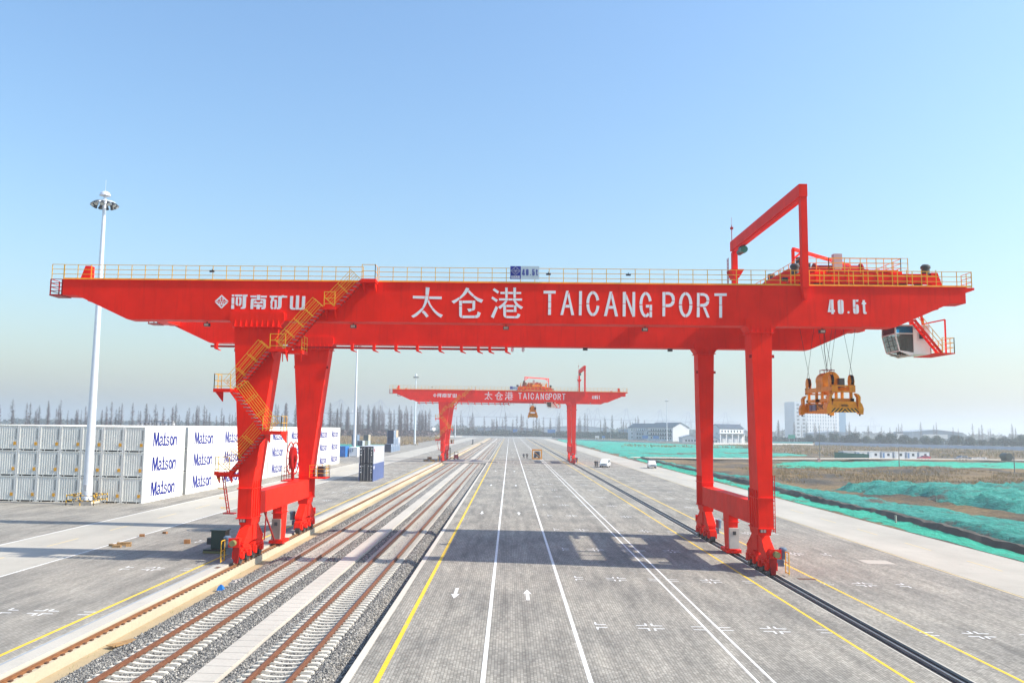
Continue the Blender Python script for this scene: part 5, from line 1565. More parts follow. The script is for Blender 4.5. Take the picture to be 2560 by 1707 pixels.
def barrier(loc, label):
    root = thing('guard_barrier', label, 'barrier', loc, group='striped barriers around mast bases')
    for s in (-1, 1):
        for ax in (0, 1):
            m_ = MB()
            for z in (.55, 1.1):
                a = (-1.55, s * 1.55, z) if ax == 0 else (s * 1.55, -1.55, z)
                b = (1.55, s * 1.55, z) if ax == 0 else (s * 1.55, 1.55, z)
                m_.tube(a, b, .05, 8)
            m_.build('rail', 'hazard_tube', root)
    for x in (-1.55, 0, 1.55):
        for y in (-1.55, 1.55):
            MB().tube((x, y, 0), (x, y, 1.18), .055, 8).build('post', 'hazard_tube', root)
    return root
br0 = barrier((-47.15, 95.3, 0), 'yellow and black barrier around the nearest mast base')
for y, lab in ((264.1, 'yellow and black barrier around the second mast base'), (432.7, 'yellow and black barrier around the third mast base')):
    c = copy_tree(br0)
    c.location = (-47.8, y, 0)
    c['label'] = lab

# ------------------------------------------------------------------ vehicles
def wheel_mesh(r, w):
    return MB().tube((-w / 2, 0, 0), (w / 2, 0, 0), r, 16).mesh('wheel', 'rubber_and_shade'), MB().tube((-w / 2 - .01, 0, 0), (w / 2 + .01, 0, 0), r * .58, 12).mesh('rim', 'steel')
def vehicle(name, label, cat, loc, rotz, prof, W, glassz, color, wheels, rw=.33, inset=.14, win=None, group=None):
    """prof: side outline (y along, z up), front at y=0; body tapers above the belt line"""
    root = thing(name, label, cat, loc, rotz, group)
    n = len(prof)
    def xw(z):
        return W / 2 - (inset * max(0, (z - glassz[0]) / (glassz[1] - glassz[0])))
    vs = [(-xw(z), y, z) for y, z in prof] + [(xw(z), y, z) for y, z in prof]
    m_ = MB().add(vs, [tuple(range(n)), tuple(range(2 * n - 1, n - 1, -1))] + [(k, n + k, n + (k + 1) % n, (k + 1) % n) for k in range(n)])
    m_.build('body', color, root)
    wm, rm = wheel_mesh(rw, .22)
    for y in wheels:
        for s in (-1, 1):
            w_ = put('wheel', wm, root, (s * (W / 2 - .10), y, rw))
            put('rim', rm, w_)
    for (pts, kind) in win:
        for s in ((-1, 1) if kind == 'side' else (0,)):
            if kind == 'side':
                vs = [(s * (xw(z) + .006), y, z) for y, z in pts] + [(s * (xw(z) - .03), y, z) for y, z in pts]
            else:
                (ya, za), (yb, zb) = pts
                d = Vector((0, zb - za, ya - yb)).normalized() * .012
                if kind == 'front':
                    d = -d if d.y > 0 else d
                else:
                    d = d if d.y > 0 else -d
                k0, k1 = xw(za) - .1, xw(zb) - .1
                vs = [(-k0, ya + d.y, za + d.z), (k0, ya + d.y, za + d.z), (k1, yb + d.y, zb + d.z), (-k1, yb + d.y, zb + d.z), (-k0, ya - d.y, za - d.z), (k0, ya - d.y, za - d.z), (k1, yb - d.y, zb - d.z), (-k1, yb - d.y, zb - d.z)]
            q = len(vs) // 2
            MB().add(vs, [tuple(range(q)), tuple(range(2 * q - 1, q - 1, -1))] + [(k, q + k, q + (k + 1) % q, (k + 1) % q) for k in range(q)]).build('window', 'glass_dark', root)
    return root
VAN = [(.0, .35), (.0, .75), (.08, 1.05), (.85, 1.22), (1.55, 1.92), (2.0, 1.99), (4.55, 1.97), (4.75, 1.75), (4.8, .9), (4.8, .35)]
VW = [([(.95, 1.26), (1.52, 1.84)], 'front'), ([(1.25, 1.25), (1.72, 1.82), (2.35, 1.82), (2.35, 1.25)], 'side'), ([(2.45, 1.25), (2.45, 1.82), (3.45, 1.82), (3.45, 1.25)], 'side'), ([(3.55, 1.25), (3.55, 1.82), (4.5, 1.8), (4.6, 1.25)], 'side'), ([(4.78, 1.2), (4.74, 1.75)], 'back')]
def lamps(root, W, z, z2):
    for s in (-1, 1):
        MB().box(min(s * W * .3, s * W * .46), max(s * W * .3, s * W * .46), -.02, .04, z, z2).build('headlight', 'lamp_glass', root)
    MB().box(-W * .27, W * .27, -.02, .03, z - .02, z2 - .05).build('grille', 'dark_grey', root)
    MB().box(-W * .42, W * .42, -.04, .05, .36, .55).build('bumper', 'dark_grey', root)
    for s in (-1, 1):
        MB().box(min(s * (W / 2 + .02), s * (W / 2 + .2)), max(s * (W / 2 + .02), s * (W / 2 + .2)), 1.05, 1.2, 1.2, 1.42).build('mirror', 'dark_grey', root)
v1 = vehicle('van', 'white van parked beside two people near the far crane leg', 'van', (22.9, 211.8, .0), math.radians(-16), VAN, 1.88, (1.15, 2.0), 'car_white', (.95, 3.85), .34, .14, VW, 'white vans on the apron')
lamps(v1, 1.88, .82, 1.0)
VAN2 = [(.0, .35), (.0, .7), (.06, .98), (.95, 1.16), (1.75, 1.80), (2.3, 1.86), (4.4, 1.80), (4.7, 1.5), (4.75, .9), (4.75, .35)]
VW2 = [([(1.0, 1.18), (1.7, 1.74)], 'front'), ([(1.45, 1.18), (1.95, 1.70), (2.6, 1.72), (2.6, 1.18)], 'side'), ([(2.7, 1.18), (2.7, 1.72), (4.2, 1.68), (4.5, 1.2)], 'side'), ([(4.72, 1.15), (4.62, 1.6)], 'back')]
v2 = vehicle('van', 'white people carrier driving on the concrete road towards the camera', 'van', (34.8, 211.5, .0), math.radians(-4), VAN2, 1.86, (1.1, 1.86), 'car_white', (.95, 3.8), .34, .16, VW2, 'white vans on the apron')
lamps(v2, 1.86, .75, .93)
CAR = [(.0, .3), (.0, .62), (.25, .78), (1.25, .92), (1.95, 1.40), (2.6, 1.47), (3.5, 1.38), (4.15, 1.02), (4.4, .95), (4.45, .3)]
CWN = [([(1.3, .94), (1.93, 1.38)], 'front'), ([(1.55, .95), (2.02, 1.34), (2.75, 1.38), (2.75, .95)], 'side'), ([(2.85, .95), (2.85, 1.38), (3.45, 1.32), (3.9, 1.0)], 'side'), ([(4.12, 1.04), (3.55, 1.36)], 'back')]
SUV = [(.0, .35), (.0, .8), (.2, .95), (1.25, 1.08), (1.85, 1.66), (2.5, 1.72), (4.0, 1.68), (4.5, 1.15), (4.55, .35)]
SWN = [([(1.3, 1.1), (1.82, 1.62)], 'front'), ([(1.55, 1.1), (1.95, 1.58), (2.8, 1.62), (2.8, 1.1)], 'side'), ([(2.9, 1.1), (2.9, 1.62), (3.9, 1.58), (4.2, 1.12)], 'side'), ([(4.45, 1.2), (4.1, 1.6)], 'back')]
gz = lambda x, y: earth_h(x, y) + .55
vehicle('car', 'red car parked before the grey prefab cabins', 'car', (149.3, 321.5, gz(149, 321)), math.radians(-78), CAR, 1.78, (.95, 1.47), 'car_red', (.8, 3.5), .32, .2, CWN, 'cars parked by the cabins')
vehicle('car', 'silver off road car parked right of the cabins', 'car', (163.3, 322.5, gz(163, 322)), math.radians(-75), SUV, 1.86, (1.1, 1.72), 'car_silver', (.85, 3.6), .36, .16, SWN, 'cars parked by the cabins')
vehicle('car', 'dark green car parked next to the round tank', 'car', (179.8, 322.0, gz(180, 322)), math.radians(-72), CAR, 1.78, (.95, 1.47), 'car_dark', (.8, 3.5), .32, .2, CWN, 'cars parked by the cabins')
tk = MB().tube((177.9, 314.5, 1.9), (177.9, 318.5, 1.9), 1.25, 18).box(176.9, 178.9, 315, 318, .3, .8)
tag(tk.build('storage_tank', 'tank', smooth=False), 'round dark storage tank lying beside the dirt road', 'tank')
tp = MB()
for k in range(6):
    x = 170.2 + k * .95
    tp.frustum(x, x + 1.1, 325, 327.5, .3, x + .2, x + .9, 325.4, 327, 1.0 + .35 * noise.noise(Vector((k * 1.7, 0, 0))) + .2 * (k % 2))
tag(tp.build('tarpaulin_heap', 'tarp'), 'pale tarpaulin heap between the silver car and the dark car', 'heap')

# ------------------------------------------------------------------ people
def person(loc, rotz, label, top, legs, stance=.14, elbow=.12):
    J = {'pel': (0, 0, .95, .14), 'wst': (0, 0, 1.10, .135), 'chs': (0, .0, 1.32, .165), 'nek': (0, 0, 1.50, .06), 'hd0': (0, -.01, 1.60, .095), 'hd1': (0, -.015, 1.72, .085)}
    E_ = [('pel', 'wst'), ('wst', 'chs'), ('chs', 'nek'), ('nek', 'hd0'), ('hd0', 'hd1')]
    for s, k in ((-1, 'l'), (1, 'r')):
        J['hip' + k] = (s * .10, 0, .90, .11)
        J['kne' + k] = (s * (.10 + stance * .4), -.02, .50, .08)
        J['ank' + k] = (s * (.10 + stance * .7), .03, .10, .055)
        J['toe' + k] = (s * (.11 + stance * .7), -.16, .05, .05)
        J['sho' + k] = (s * .20, 0, 1.42, .075)
        J['elb' + k] = (s * (.24 + elbow), .05, 1.16, .058)
        J['wri' + k] = (s * (.20 + elbow * .3), -.12, .98, .042)
        J['han' + k] = (s * (.17 + elbow * .2), -.18, .92, .045)
        E_ += [('pel', 'hip' + k), ('hip' + k, 'kne' + k), ('kne' + k, 'ank' + k), ('ank' + k, 'toe' + k), ('chs', 'sho' + k), ('sho' + k, 'elb' + k), ('elb' + k, 'wri' + k), ('wri' + k, 'han' + k)]
    names = list(J)
    me = bpy.data.meshes.new('person')
    me.from_pydata([J[k][:3] for k in names], [(names.index(a), names.index(b)) for a, b in E_], [])
    tmp = bpy.data.objects.new('person_tmp', me)
    COL.objects.link(tmp)
    sk = tmp.modifiers.new('skin', 'SKIN')
    for i, k in enumerate(names):
        me.skin_vertices[0].data[i].radius = (J[k][3], J[k][3])
    me.skin_vertices[0].data[0].use_root = True
    sb = tmp.modifiers.new('sub', 'SUBSURF')
    sb.levels = 1
    dg = bpy.context.evaluated_depsgraph_get()
    fin = bpy.data.meshes.new_from_object(tmp.evaluated_get(dg))
    bpy.data.objects.remove(tmp, do_unlink=True)
    fin.name = 'person'
    fin.materials.clear()
    for mm in (legs, top, 'skin', 'black'):
        fin.materials.append(MATS[mm])
    for p in fin.polygons:
        z = p.center.z
        p.material_index = 0 if z < .98 else 1 if z < 1.50 else 2
        if z > 1.70 or (z > 1.6 and p.center.y > .02):
            p.material_index = 3
        if z < .12:
            p.material_index = 3
        if .86 < z < 1.0 and abs(p.center.x) > .12 and p.center.y < -.12:
            p.material_index = 2
        p.use_smooth = True
    return tag(put('person', fin, None, loc, rotz), label, 'person', 'workers standing on the apron')
person((4.32, 261.9, 0), math.radians(175), 'person in navy jacket, left of the pair by the yellow steel frame', 'cloth_navy', 'cloth_black', .14, .18)
person((5.30, 262.3, 0), math.radians(185), 'person in black jacket, nearer the yellow steel frame', 'cloth_black', 'cloth_black', .16, .14)
person((21.05, 213.0, 0), math.radians(120), 'person in dark clothes, left of the pair beside the parked van', 'cloth_black', 'cloth_black', .05, .08)
person((21.48, 212.6, 0), math.radians(200), 'person in dark coat standing closest to the parked van', 'cloth_navy', 'cloth_black', .05, .1)

# ------------------------------------------------------------------ yellow steel frame with machine
fr = thing('steel_frame', 'yellow braced steel frame holding a dark blue machine', 'steel frame', (8.35, 261.4, 0))
m_ = MB()
for x in (-1.35, 1.35):
    for y in (0, 2.4):
        m_.box(x - .14, x + .14, y - .14, y + .14, 0, 2.95)
for y in (0, 2.4):
    m_.box(-1.49, 1.49, y - .15, y + .15, 2.55, 2.95).box(-1.49, 1.49, y - .15, y + .15, 0, .35)
for x in (-1.35, 1.35):
    m_.box(x - .13, x + .13, 0, 2.4, 2.6, 2.9).box(x - .13, x + .13, 0, 2.4, .02, .3)
m_.build('frame', 'orange', fr)
MB().bar((-1.2, -.02, 2.4), (1.2, -.02, .4), .16).build('brace', 'orange', fr)
MB().frustum(-.95, .95, .4, 2.0, .35, -.8, .75, .5, 1.9, 2.3).build('machine', 'navy', fr)
MB().box(-.3, .25, -.15, .2, .35, .8).build('drive_box', 'cabinet', fr)

# ------------------------------------------------------------------ forklift, switch box, small things on the paving
fk = thing('forklift', 'red and black forklift truck on the level crossing at the far crane leg', 'forklift', (-15.2, 247.5, 0), math.radians(8))
MB().box(-.6, .6, .2, 2.4, .35, 1.05).box(-.6, .6, 1.6, 2.45, 1.05, 1.35).build('body', 'car_red', fk)
c_ = MB()
for x in (-.52, .52):
    for y in (.4, 1.7):
        c_.bar((x, y, 1.05), (x, y + (.15 if y < 1 else -.1), 2.15), .07)
c_.box(-.58, .58, .45, 1.7, 2.12, 2.2)
c_.build('overhead_guard', 'dark_grey', fk)
ms = MB()
for x in (-.35, .35):
    ms.box(-1.9 + x * .3, -1.78 + x * .3, .2 + x, .34 + x, .1, 3.4)
ms.box(-1.95, -1.75, -.2, .75, 3.0, 3.12).box(-1.78, -.6, .1, .2, .3, .5).box(-1.78, -.6, .5, .6, .3, .5)
ms.build('mast', 'black', fk)
for x in (-.52, .52):
    for y in (.55, 2.0):
        MB().tube((x - .1, y, .33), (x + .1, y, .33), .33, 14).build('wheel', 'rubber_and_shade', fk)
sb_ = thing('transformer_box', 'dark green electric box on a yellow edged skid beside the near left wheels', 'electric box', (-20.75, 62.2, 0))
MB().box(-.55, .45, -.5, .5, .30, 1.55).box(-.62, .52, -.56, .56, 1.55, 1.62).build('box', 'green_box', sb_)
MB().box(-.95, -.57, -.2, .3, .55, 1.0).build('side_box', 'dark_grey', sb_)
MB().box(-1.0, 1.0, -.75, .75, .08, .28).build('skid', 'black', sb_)
MB().box(-1.02, 1.02, -.77, -.70, .02, .16).build('skid_edge', 'buffer', sb_)
def timber(loc, rz, s, label, mat='brick_wood'):
    return tag(MB().box(-s[0] / 2, s[0] / 2, -s[1] / 2, s[1] / 2, 0, s[2]).box(-s[0] / 2 + .03, s[0] / 2 - .03, -s[1] / 2 + .02, s[1] / 2 - .02, s[2], s[2] + .01).build('timber_block', mat, None, loc, rz), label, 'timber', 'scraps on the left paving')
timber((-28.9, 64.6, 0), .15, (1.0, .3, .22), 'longest brown timber block of the small pile on the left paving', 'wood')
timber((-29.5, 64.0, 0), -.4, (.55, .25, .15), 'brown timber block at the left of the small pile', 'wood')
timber((-28.95, 63.5, 0), .1, (.6, .3, .15), 'brown timber block at the front of the small pile', 'wood')
timber((-28.3, 64.0, 0), .5, (.4, .25, .18), 'short brown timber block at the right of the small pile', 'wood')
timber((-29.7, 69.6, 0), .3, (.4, .25, .2), 'dark wooden block lying beyond the small timber pile')
timber((-28.7, 71.8, 0), -.2, (.35, .25, .15), 'farthest wooden block on the left paving')
timber((-24.7, 66.2, 0), .2, (.45, .3, .3), 'single wooden block lying in the girder shadow at left')
rb = random.Random(3)
for i, (x, y) in enumerate(((-22.5, 232), (-20.9, 234), (-22.8, 246), (-19.6, 251), (-18.8, 243))):
    s = (.9 + .6 * rb.random(), .6 + .4 * rb.random(), .35 + .35 * rb.random())
    ct = MB().box(-s[0] / 2, s[0] / 2, -s[1] / 2, s[1] / 2, .08, s[2]).box(-s[0] / 2, s[0] / 2, -s[1] / 2, -s[1] / 2 + .1, 0, .08).box(-s[0] / 2, s[0] / 2, s[1] / 2 - .1, s[1] / 2, 0, .08)
    tag(ct.build('crate', ['wood', 'yellow', 'brick_wood', 'wood', 'dark_grey'][i], None, (x, y, 0), rb.random()), ['pale wooden crate left of the far crane leg, second from the leg', 'yellowish crate nearest the foot of the far left crane leg', 'brown crate farthest left before the far crane leg', 'small wooden crate just behind the far crane leg', 'dark crate between the far crane leg and the wooden crates'][i], 'crate', 'crates by the far crane')
tag(MB().box(-.7, .7, -.6, .6, 0, .25).box(.0, .6, -.4, .4, .25, 2.6).build('switch_cabinet', 'dark_grey', None, (-20.8, 480, 0)), 'lone dark cabinet standing on the far left paving', 'cabinet')
tag(MB().tube((0, 0, -.2), (0, 0, .75), .10, 8).tube((0, 0, .75), (0, 0, .80), .12, 8).build('marker_post', 'concrete_light', None, (40.2, 92.0, .0)), 'short pale marker post on the bright green netting', 'post')
rg = MB()
for k in range(7):
    rg.frustum(k * .16, k * .16 + .3, -.2 + .07 * (k % 3), .25, 0, k * .16 + .05, k * .16 + .22, -.1, .15, .12 + .1 * (k % 2))
tag(rg.build('rag_heap', 'tarp', None, (-16.9, 53.0, -.56), 1.2), 'pale rag heap on the ballast edge by the near left wheels', 'rags')
tag(MB().frustum(-.2, .2, -.2, .2, 0, -.12, .1, -.1, .12, .24).box(-.06, .06, -.06, .06, .2, .3).build('blue_bag', 'blue_box', None, (-16.85, 50.9, -.5)), 'small blue bag on the ballast edge', 'bag')
tag(MB().box(-.7, .7, -.22, .22, 0, .04).box(-.6, .2, -.26, -.2, .0, .05).build('board', 'wood', None, (-16.9, 38.2, -.46), 1.15), 'broken board lying on the sand by the cream beam', 'board')

# ------------------------------------------------------------------ bare dawn redwoods and other trees
def redwood_mesh(seed, h, dens):
    r = random.Random(seed)
    t = MB()
    n = 7
    pts = []
    for k in range(n + 1):
        z = h * k / n
        pts.append((r.uniform(-.12, .12) * k / n * 2, r.uniform(-.12, .12) * k / n * 2, z))
    for k in range(n):
        t.tube(pts[k], pts[k + 1], .26 * (1 - k / n) + .03, 6, .26 * (1 - (k + 1) / n) + .03, caps=False)
    trunk = t.mesh('trunk', 'trunk')
    c = MB()
    wid = h * r.uniform(.085, .13)
    nb = int(330 * dens)
    for i in range(nb):
        u = r.random() ** .9
        z = h * (.10 + .88 * u)
        L = wid * 1.35 * (u + .10) ** .30 * (1 - u) ** .62 * r.uniform(.5, 1.12) + .12
        a = r.uniform(0, 6.283)
        rise = r.uniform(.25, .75) * L
        b0 = Vector((0, 0, z))
        b1 = Vector((math.cos(a) * L, math.sin(a) * L, z + rise))
        w = .034 + .026 * (1 - u)
        side = Vector((-math.sin(a), math.cos(a), 0)) * w
        upv = Vector((0, 0, w))
        c.add([b0 - side, b0 + side, b1], [(0, 1, 2)])
        c.add([b0 - upv, b0 + upv, b1], [(0, 1, 2)])
        for q in range(6):
            s = r.uniform(.25, .95)
            p0 = b0.lerp(b1, s)
            a2 = a + r.choice((-1, 1)) * r.uniform(.5, 1.2)
            l2 = L * .42 * r.uniform(.5, 1)
            p1 = p0 + Vector((math.cos(a2) * l2, math.sin(a2) * l2, l2 * r.uniform(.3, 1.0)))
            sd = Vector((-math.sin(a2), math.cos(a2), .4)).normalized() * .042
            c.add([p0 - sd, p0 + sd, p1], [(0, 1, 2)])
    crown = c.mesh('crown', r.choice(['twig', 'twig', 'twig_red']))
    return trunk, crown
RW = [redwood_mesh(100 + k, 24, d) for k, d in enumerate((1.0, .75, 1.25, .6, 1.1, .85, 1.4, .7))]
def redwood(x, y, h, rr, label, group):
    t, c = RW[rr.randrange(len(RW))]
    o = thing('redwood_tree', label, 'tree', (x, y, -.3), rr.uniform(0, 6.28), group)
    s = h / 24
    w = s * rr.uniform(.85, 1.2)
    o.scale = (w, w, s)
    put('trunk', t, o)
    put('crown', c, o)
    return o
rr = random.Random(11)
LA = ('bare reddish redwood in the row rising behind the white containers', 'bare redwoods behind the containers')
LB = ('bare reddish redwood in the dense wood left of the far crane', 'bare redwoods left of the far crane')
LC = ('thin bare tree in the hazy row behind the far crane span', 'bare trees behind the far crane')
LD = ('thin bare tree in the pale row beyond the boundary wall at right', 'bare trees beyond the right wall')
def row(n, a, b, h0, h1, jit, lab):
    for k in range(n):
        t = (k + rr.uniform(-.45, .45)) / n
        redwood(a[0] + (b[0] - a[0]) * t + rr.uniform(-jit, jit), a[1] + (b[1] - a[1]) * t + rr.uniform(-jit, jit), rr.uniform(h0, h1), rr, *lab)
row(66, (-345, 555), (-190, 690), 16, 25, 7, LA)
row(26, (-330, 570), (-185, 700), 12, 18, 10, LA)
row(48, (-188, 690), (-70, 810), 21, 30, 7, LB)
row(48, (-200, 730), (-62, 850), 20, 30, 9, LB)
row(40, (-60, 905), (150, 985), 17, 29, 12, LC)
row(22, (-40, 960), (190, 1040), 15, 26, 14, LC)
row(46, (235, 1000), (560, 960), 14, 24, 16, LD)

# undergrowth and far woods read as one mass
def thicket(name, pts, n, h, depth, mat, seed, label, leaf=.5, cat='undergrowth'):
    r = random.Random(seed)
    m_ = MB()
    for _ in range(n):
        k = r.randrange(len(pts) - 1)
        t = r.random()
        x = pts[k][0] + (pts[k + 1][0] - pts[k][0]) * t + r.uniform(-depth, depth) * .4
        y = pts[k][1] + (pts[k + 1][1] - pts[k][1]) * t + r.uniform(-depth, depth)
        hh = h * (.55 + .45 * noise.noise(Vector((x * .06, y * .06, seed)))) + .6
        z = r.random() ** .8 * hh
        s = leaf * r.uniform(.6, 1.6)
        a, b = r.uniform(0, 6.28), r.uniform(-.9, .9)
        d1 = Vector((math.cos(a), math.sin(a), b)) * s
        d2 = Vector((-math.sin(a) * .6, math.cos(a) * .6, 1)) * s
        p = Vector((x, y, z))
        m_.add([p - d1, p + d1, p + d2], [(0, 1, 2)])
    o = tag(m_.build(name, mat), label, cat)
    o['kind'] = 'stuff'
    return o
thicket('undergrowth', [(-350, 560), (-190, 690), (-60, 830)], 15000, 6.5, 16, 'twig', 1, 'brown bare undergrowth beneath the redwoods at left', .75)
thicket('undergrowth', [(-60, 870), (60, 890), (150, 905)], 13000, 9.0, 14, 'leaf_hedge', 2, 'dark evergreen thicket behind the white end wall', .9)
thicket('undergrowth', [(-200, 760), (-60, 880)], 7000, 7, 14, 'leaf_hedge', 5, 'dark undergrowth at the foot of the dense wood left of the far crane', .9)
thicket('undergrowth', [(230, 840), (380, 800), (560, 760)], 12000, 5.5, 22, 'leaf_hedge', 3, 'hazy dark thicket beyond the right boundary wall', 1.0)
thicket('far_woods', [(-900, 1500), (-200, 1700), (500, 1750), (1300, 1500), (2000, 1300)], 12000, 14, 60, 'leaf_hedge', 4, 'faint hazy band of woods on the horizon', 3.5, 'woods')

def evergreen_mesh(seed):
    r = random.Random(seed)
    t = MB().tube((0, 0, 0), (.1, 0, 2.6), .22, 7, .13, caps=False)
    for k in range(5):
        a = k * 1.26 + r.random()
        t.tube((.05, 0, 1.6 + .25 * k), (1.6 * math.cos(a), 1.6 * math.sin(a), 3.6 + .3 * k), .09, 5, .03, caps=False)
    trunk = t.mesh('trunk', 'trunk_dark')
    m_ = MB()
    clumps = [(Vector((r.uniform(-1.9, 1.9), r.uniform(-1.9, 1.9), r.uniform(2.4, 5.9))), r.uniform(.8, 1.5)) for _ in range(16)]
    clumps.append((Vector((0, 0, 4.2)), 2.0))
    for c, R in clumps:
        for _ in range(int(120 * R)):
            d = Vector((r.gauss(0, 1), r.gauss(0, 1), r.gauss(0, 1))).normalized()
            p = c + d * R * r.uniform(.75, 1.08)
            s = r.uniform(.13, .30)
            u = d.cross(Vector((r.random(), r.random(), r.random()))).normalized() * s
            w = (d.cross(u).normalized() + d * .5) * s
            m_.add([p - u, p + u, p + w], [(0, 1, 2)])
    return trunk, m_.mesh('crown', 'leaf_dark')
EG = [evergreen_mesh(k) for k in range(5)]
rr = random.Random(21)
k = 0
for i in range(38):
    t = i / 37
    x = 250 + t * 190 + rr.uniform(-3, 3)
    y = 720 - t * 100 + rr.uniform(-7, 7)
    tr, cr_ = EG[rr.randrange(5)]
    o = thing('evergreen_tree', 'round dark evergreen tree in the row just behind the pale boundary wall', 'tree', (x, y, -.3), rr.uniform(0, 6), 'round evergreens behind the right wall')
    s = rr.uniform(1.0, 1.55)
    o.scale = (s * 1.15, s * 1.1, s)
    put('trunk', tr, o)
    put('crown', cr_, o)

# ------------------------------------------------------------------ walls and fences
def wall(name, pts, h, t, mat, label, z0=-.6):
    root = thing(name, label, 'wall', (pts[0][0], pts[0][1], 0))
    for a, b in zip(pts, pts[1:]):
        n = max(1, int(math.hypot(b[0] - a[0], b[1] - a[1]) / 12))
        for k in range(n):
            p = (a[0] + (b[0] - a[0]) * k / n - pts[0][0], a[1] + (b[1] - a[1]) * k / n - pts[0][1])
            q = (a[0] + (b[0] - a[0]) * (k + 1) / n - pts[0][0], a[1] + (b[1] - a[1]) * (k + 1) / n - pts[0][1])
            MB().bar((p[0], p[1], (h + z0) / 2), (q[0], q[1], (h + z0) / 2), t, h - z0).build('wall_panel', mat, root)
    return root
wall('end_wall', [(-330, 705), (-120, 795), (-45, 815), (40, 818)], 1.5, .4, 'white_wall', 'long low white wall closing the far end of the yard')
wall('end_wall', [(40, 818), (92, 660), (150, 640), (236, 680)], .9, .4, 'white_wall', 'low white wall running in front of the gabled houses')
wall('boundary_wall', [(238, 682), (300, 615), (420, 520)], 2.2, .35, 'wall_blue', 'pale blue grey boundary wall behind the reeds at right')
wall('mesh_fence', [(190, 668), (237, 684)], 2.1, .12, 'teal', 'teal fence panels left of the pale boundary wall')

# ------------------------------------------------------------------ houses
def house(name, label, loc, rotz, W, D, He, Hr, wallm, roofm, win_front=(), win_left=(), chimney=False, win_right=()):
    """gable faces -y and +y; ridge runs along y. origin at front left corner"""
    root = thing(name, label, 'building', loc, rotz)
    MB().add([(0, 0, -.5), (W, 0, -.5), (W, 0, He), (W / 2, 0, Hr - .12), (0, 0, He), (0, D, -.5), (W, D, -.5), (W, D, He), (W / 2, D, Hr - .12), (0, D, He)],
             [(0, 1, 2, 3, 4), (9, 8, 7, 6, 5), (0, 4, 9, 5), (1, 6, 7, 2)]).build('wall', wallm, root)
    o = .5
    for s in (-1, 1):
        xe = -o if s < 0 else W + o
        zE = He - o * (Hr - He) / (W / 2)
        MB().add([(xe, -o, zE), (W / 2, -o, Hr), (W / 2, D + o, Hr), (xe, D + o, zE), (xe, -o, zE - .25), (W / 2, -o, Hr - .25), (W / 2, D + o, Hr - .25), (xe, D + o, zE - .25)],
                 [(0, 1, 2, 3), (4, 7, 6, 5), (0, 4, 5, 1), (2, 6, 7, 3), (0, 3, 7, 4), (1, 5, 6, 2)]).build('roof', roofm, root)
    for (x, z, w, h) in win_front:
        MB().box(x - w / 2, x + w / 2, -.06, .02, z, z + h).build('window', 'window_dark', root)
    for (y, z, w, h) in win_left:
        MB().box(-.06, .02, y - w / 2, y + w / 2, z, z + h).build('window', 'window_dark', root)
    for (y, z, w, h) in win_right:
        MB().box(W - .02, W + .06, y - w / 2, y + w / 2, z, z + h).build('window', 'window_dark', root)
    return root
wl_ = [(4 + 4.2 * k, z, 2.2, 1.7) for k in range(9) for z in (1.6, 5.2, 8.8)]
h2 = house('gabled_house', 'white gabled three storey house, nearer of the two beside the mast', (143, 762, 0), math.radians(20), 16.5, 44, 12.2, 16.5, 'plaster', 'roof_slate', (), wl_)
for z in (4.3, 7.9):
    MB().box(-.9, 0, 1, 43, z, z + .9).build('balcony', 'roof_slate', h2)
house('gabled_house', 'white gabled three storey house, behind the nearer one at left', (131.5, 806, 0), math.radians(20), 13, 46, 11.8, 15.8, 'plaster', 'roof_slate', (), [(4 + 4.2 * k, z, 1.8, 1.7) for k in range(9) for z in (1.6, 5.2, 8.6)])
# gatehouse
gh = house('gatehouse', 'white two storey gatehouse with blue roof and open ground floor', (183.5, 684, 0), math.radians(118), 10, 24, 12.0, 15.0, 'plaster', 'roof_slate')
for k in range(7):
    MB().box(-.06, .03, 2.4 + k * 3.1, 3.7 + k * 3.1, 8.6, 10.2).build('window', 'window_dark', gh)
MB().box(-2.5, 0, -1, 28, 7.3, 7.9).build('canopy', 'roof_grey', gh)
MB().box(-.08, .03, 1.5, 22.5, .2, 6.6).build('passage', 'plaster_grey', gh)
for k in range(5):
    MB().box(-2.3, -1.7, 1 + k * 6, 1.6 + k * 6, 0, 7.3).build('column', 'plaster', gh)
house('low_shed', 'small pale shed with a low arched looking roof left of the gatehouse', (137, 690, 0), 0, 13, 14, 4.2, 6.2, 'plaster', 'roof_grey', [(3 + 2.3 * k, 1, 1.2, 1.4) for k in range(4)])
house('low_shed', 'small blue roofed hut at the left end of the gatehouse', (152.5, 660, 0), 0, 6, 8, 3.4, 5.0, 'plaster', 'roof_blue', [(2, 1, 1.2, 1.4), (4, 1, 1.2, 1.4)])
house('site_office', 'pale two storey block left of the gabled houses', (118, 815, 0), 0, 9, 16, 8.6, 9.2, 'plaster_grey', 'roof_grey', [(2 + 2.4 * k, z, 1.3, 1.4) for k in range(3) for z in (1.5, 5)])
house('site_office', 'white block with one dark window beside the gabled houses', (126, 812, 0), 0, 7.5, 14, 9.2, 9.8, 'plaster', 'roof_grey', [(3.5, 5.6, 2, 2), (5.5, 1.6, 1.4, 1.4)])
house('redwood_house', 'white flat roofed house among the redwoods behind the containers', (-288, 655, 0), math.radians(8), 26, 12, 10.6, 11.4, 'plaster', 'plaster', [(2.5 + 3.0 * k, 7.4, 1.3, 1.6) for k in range(8)])
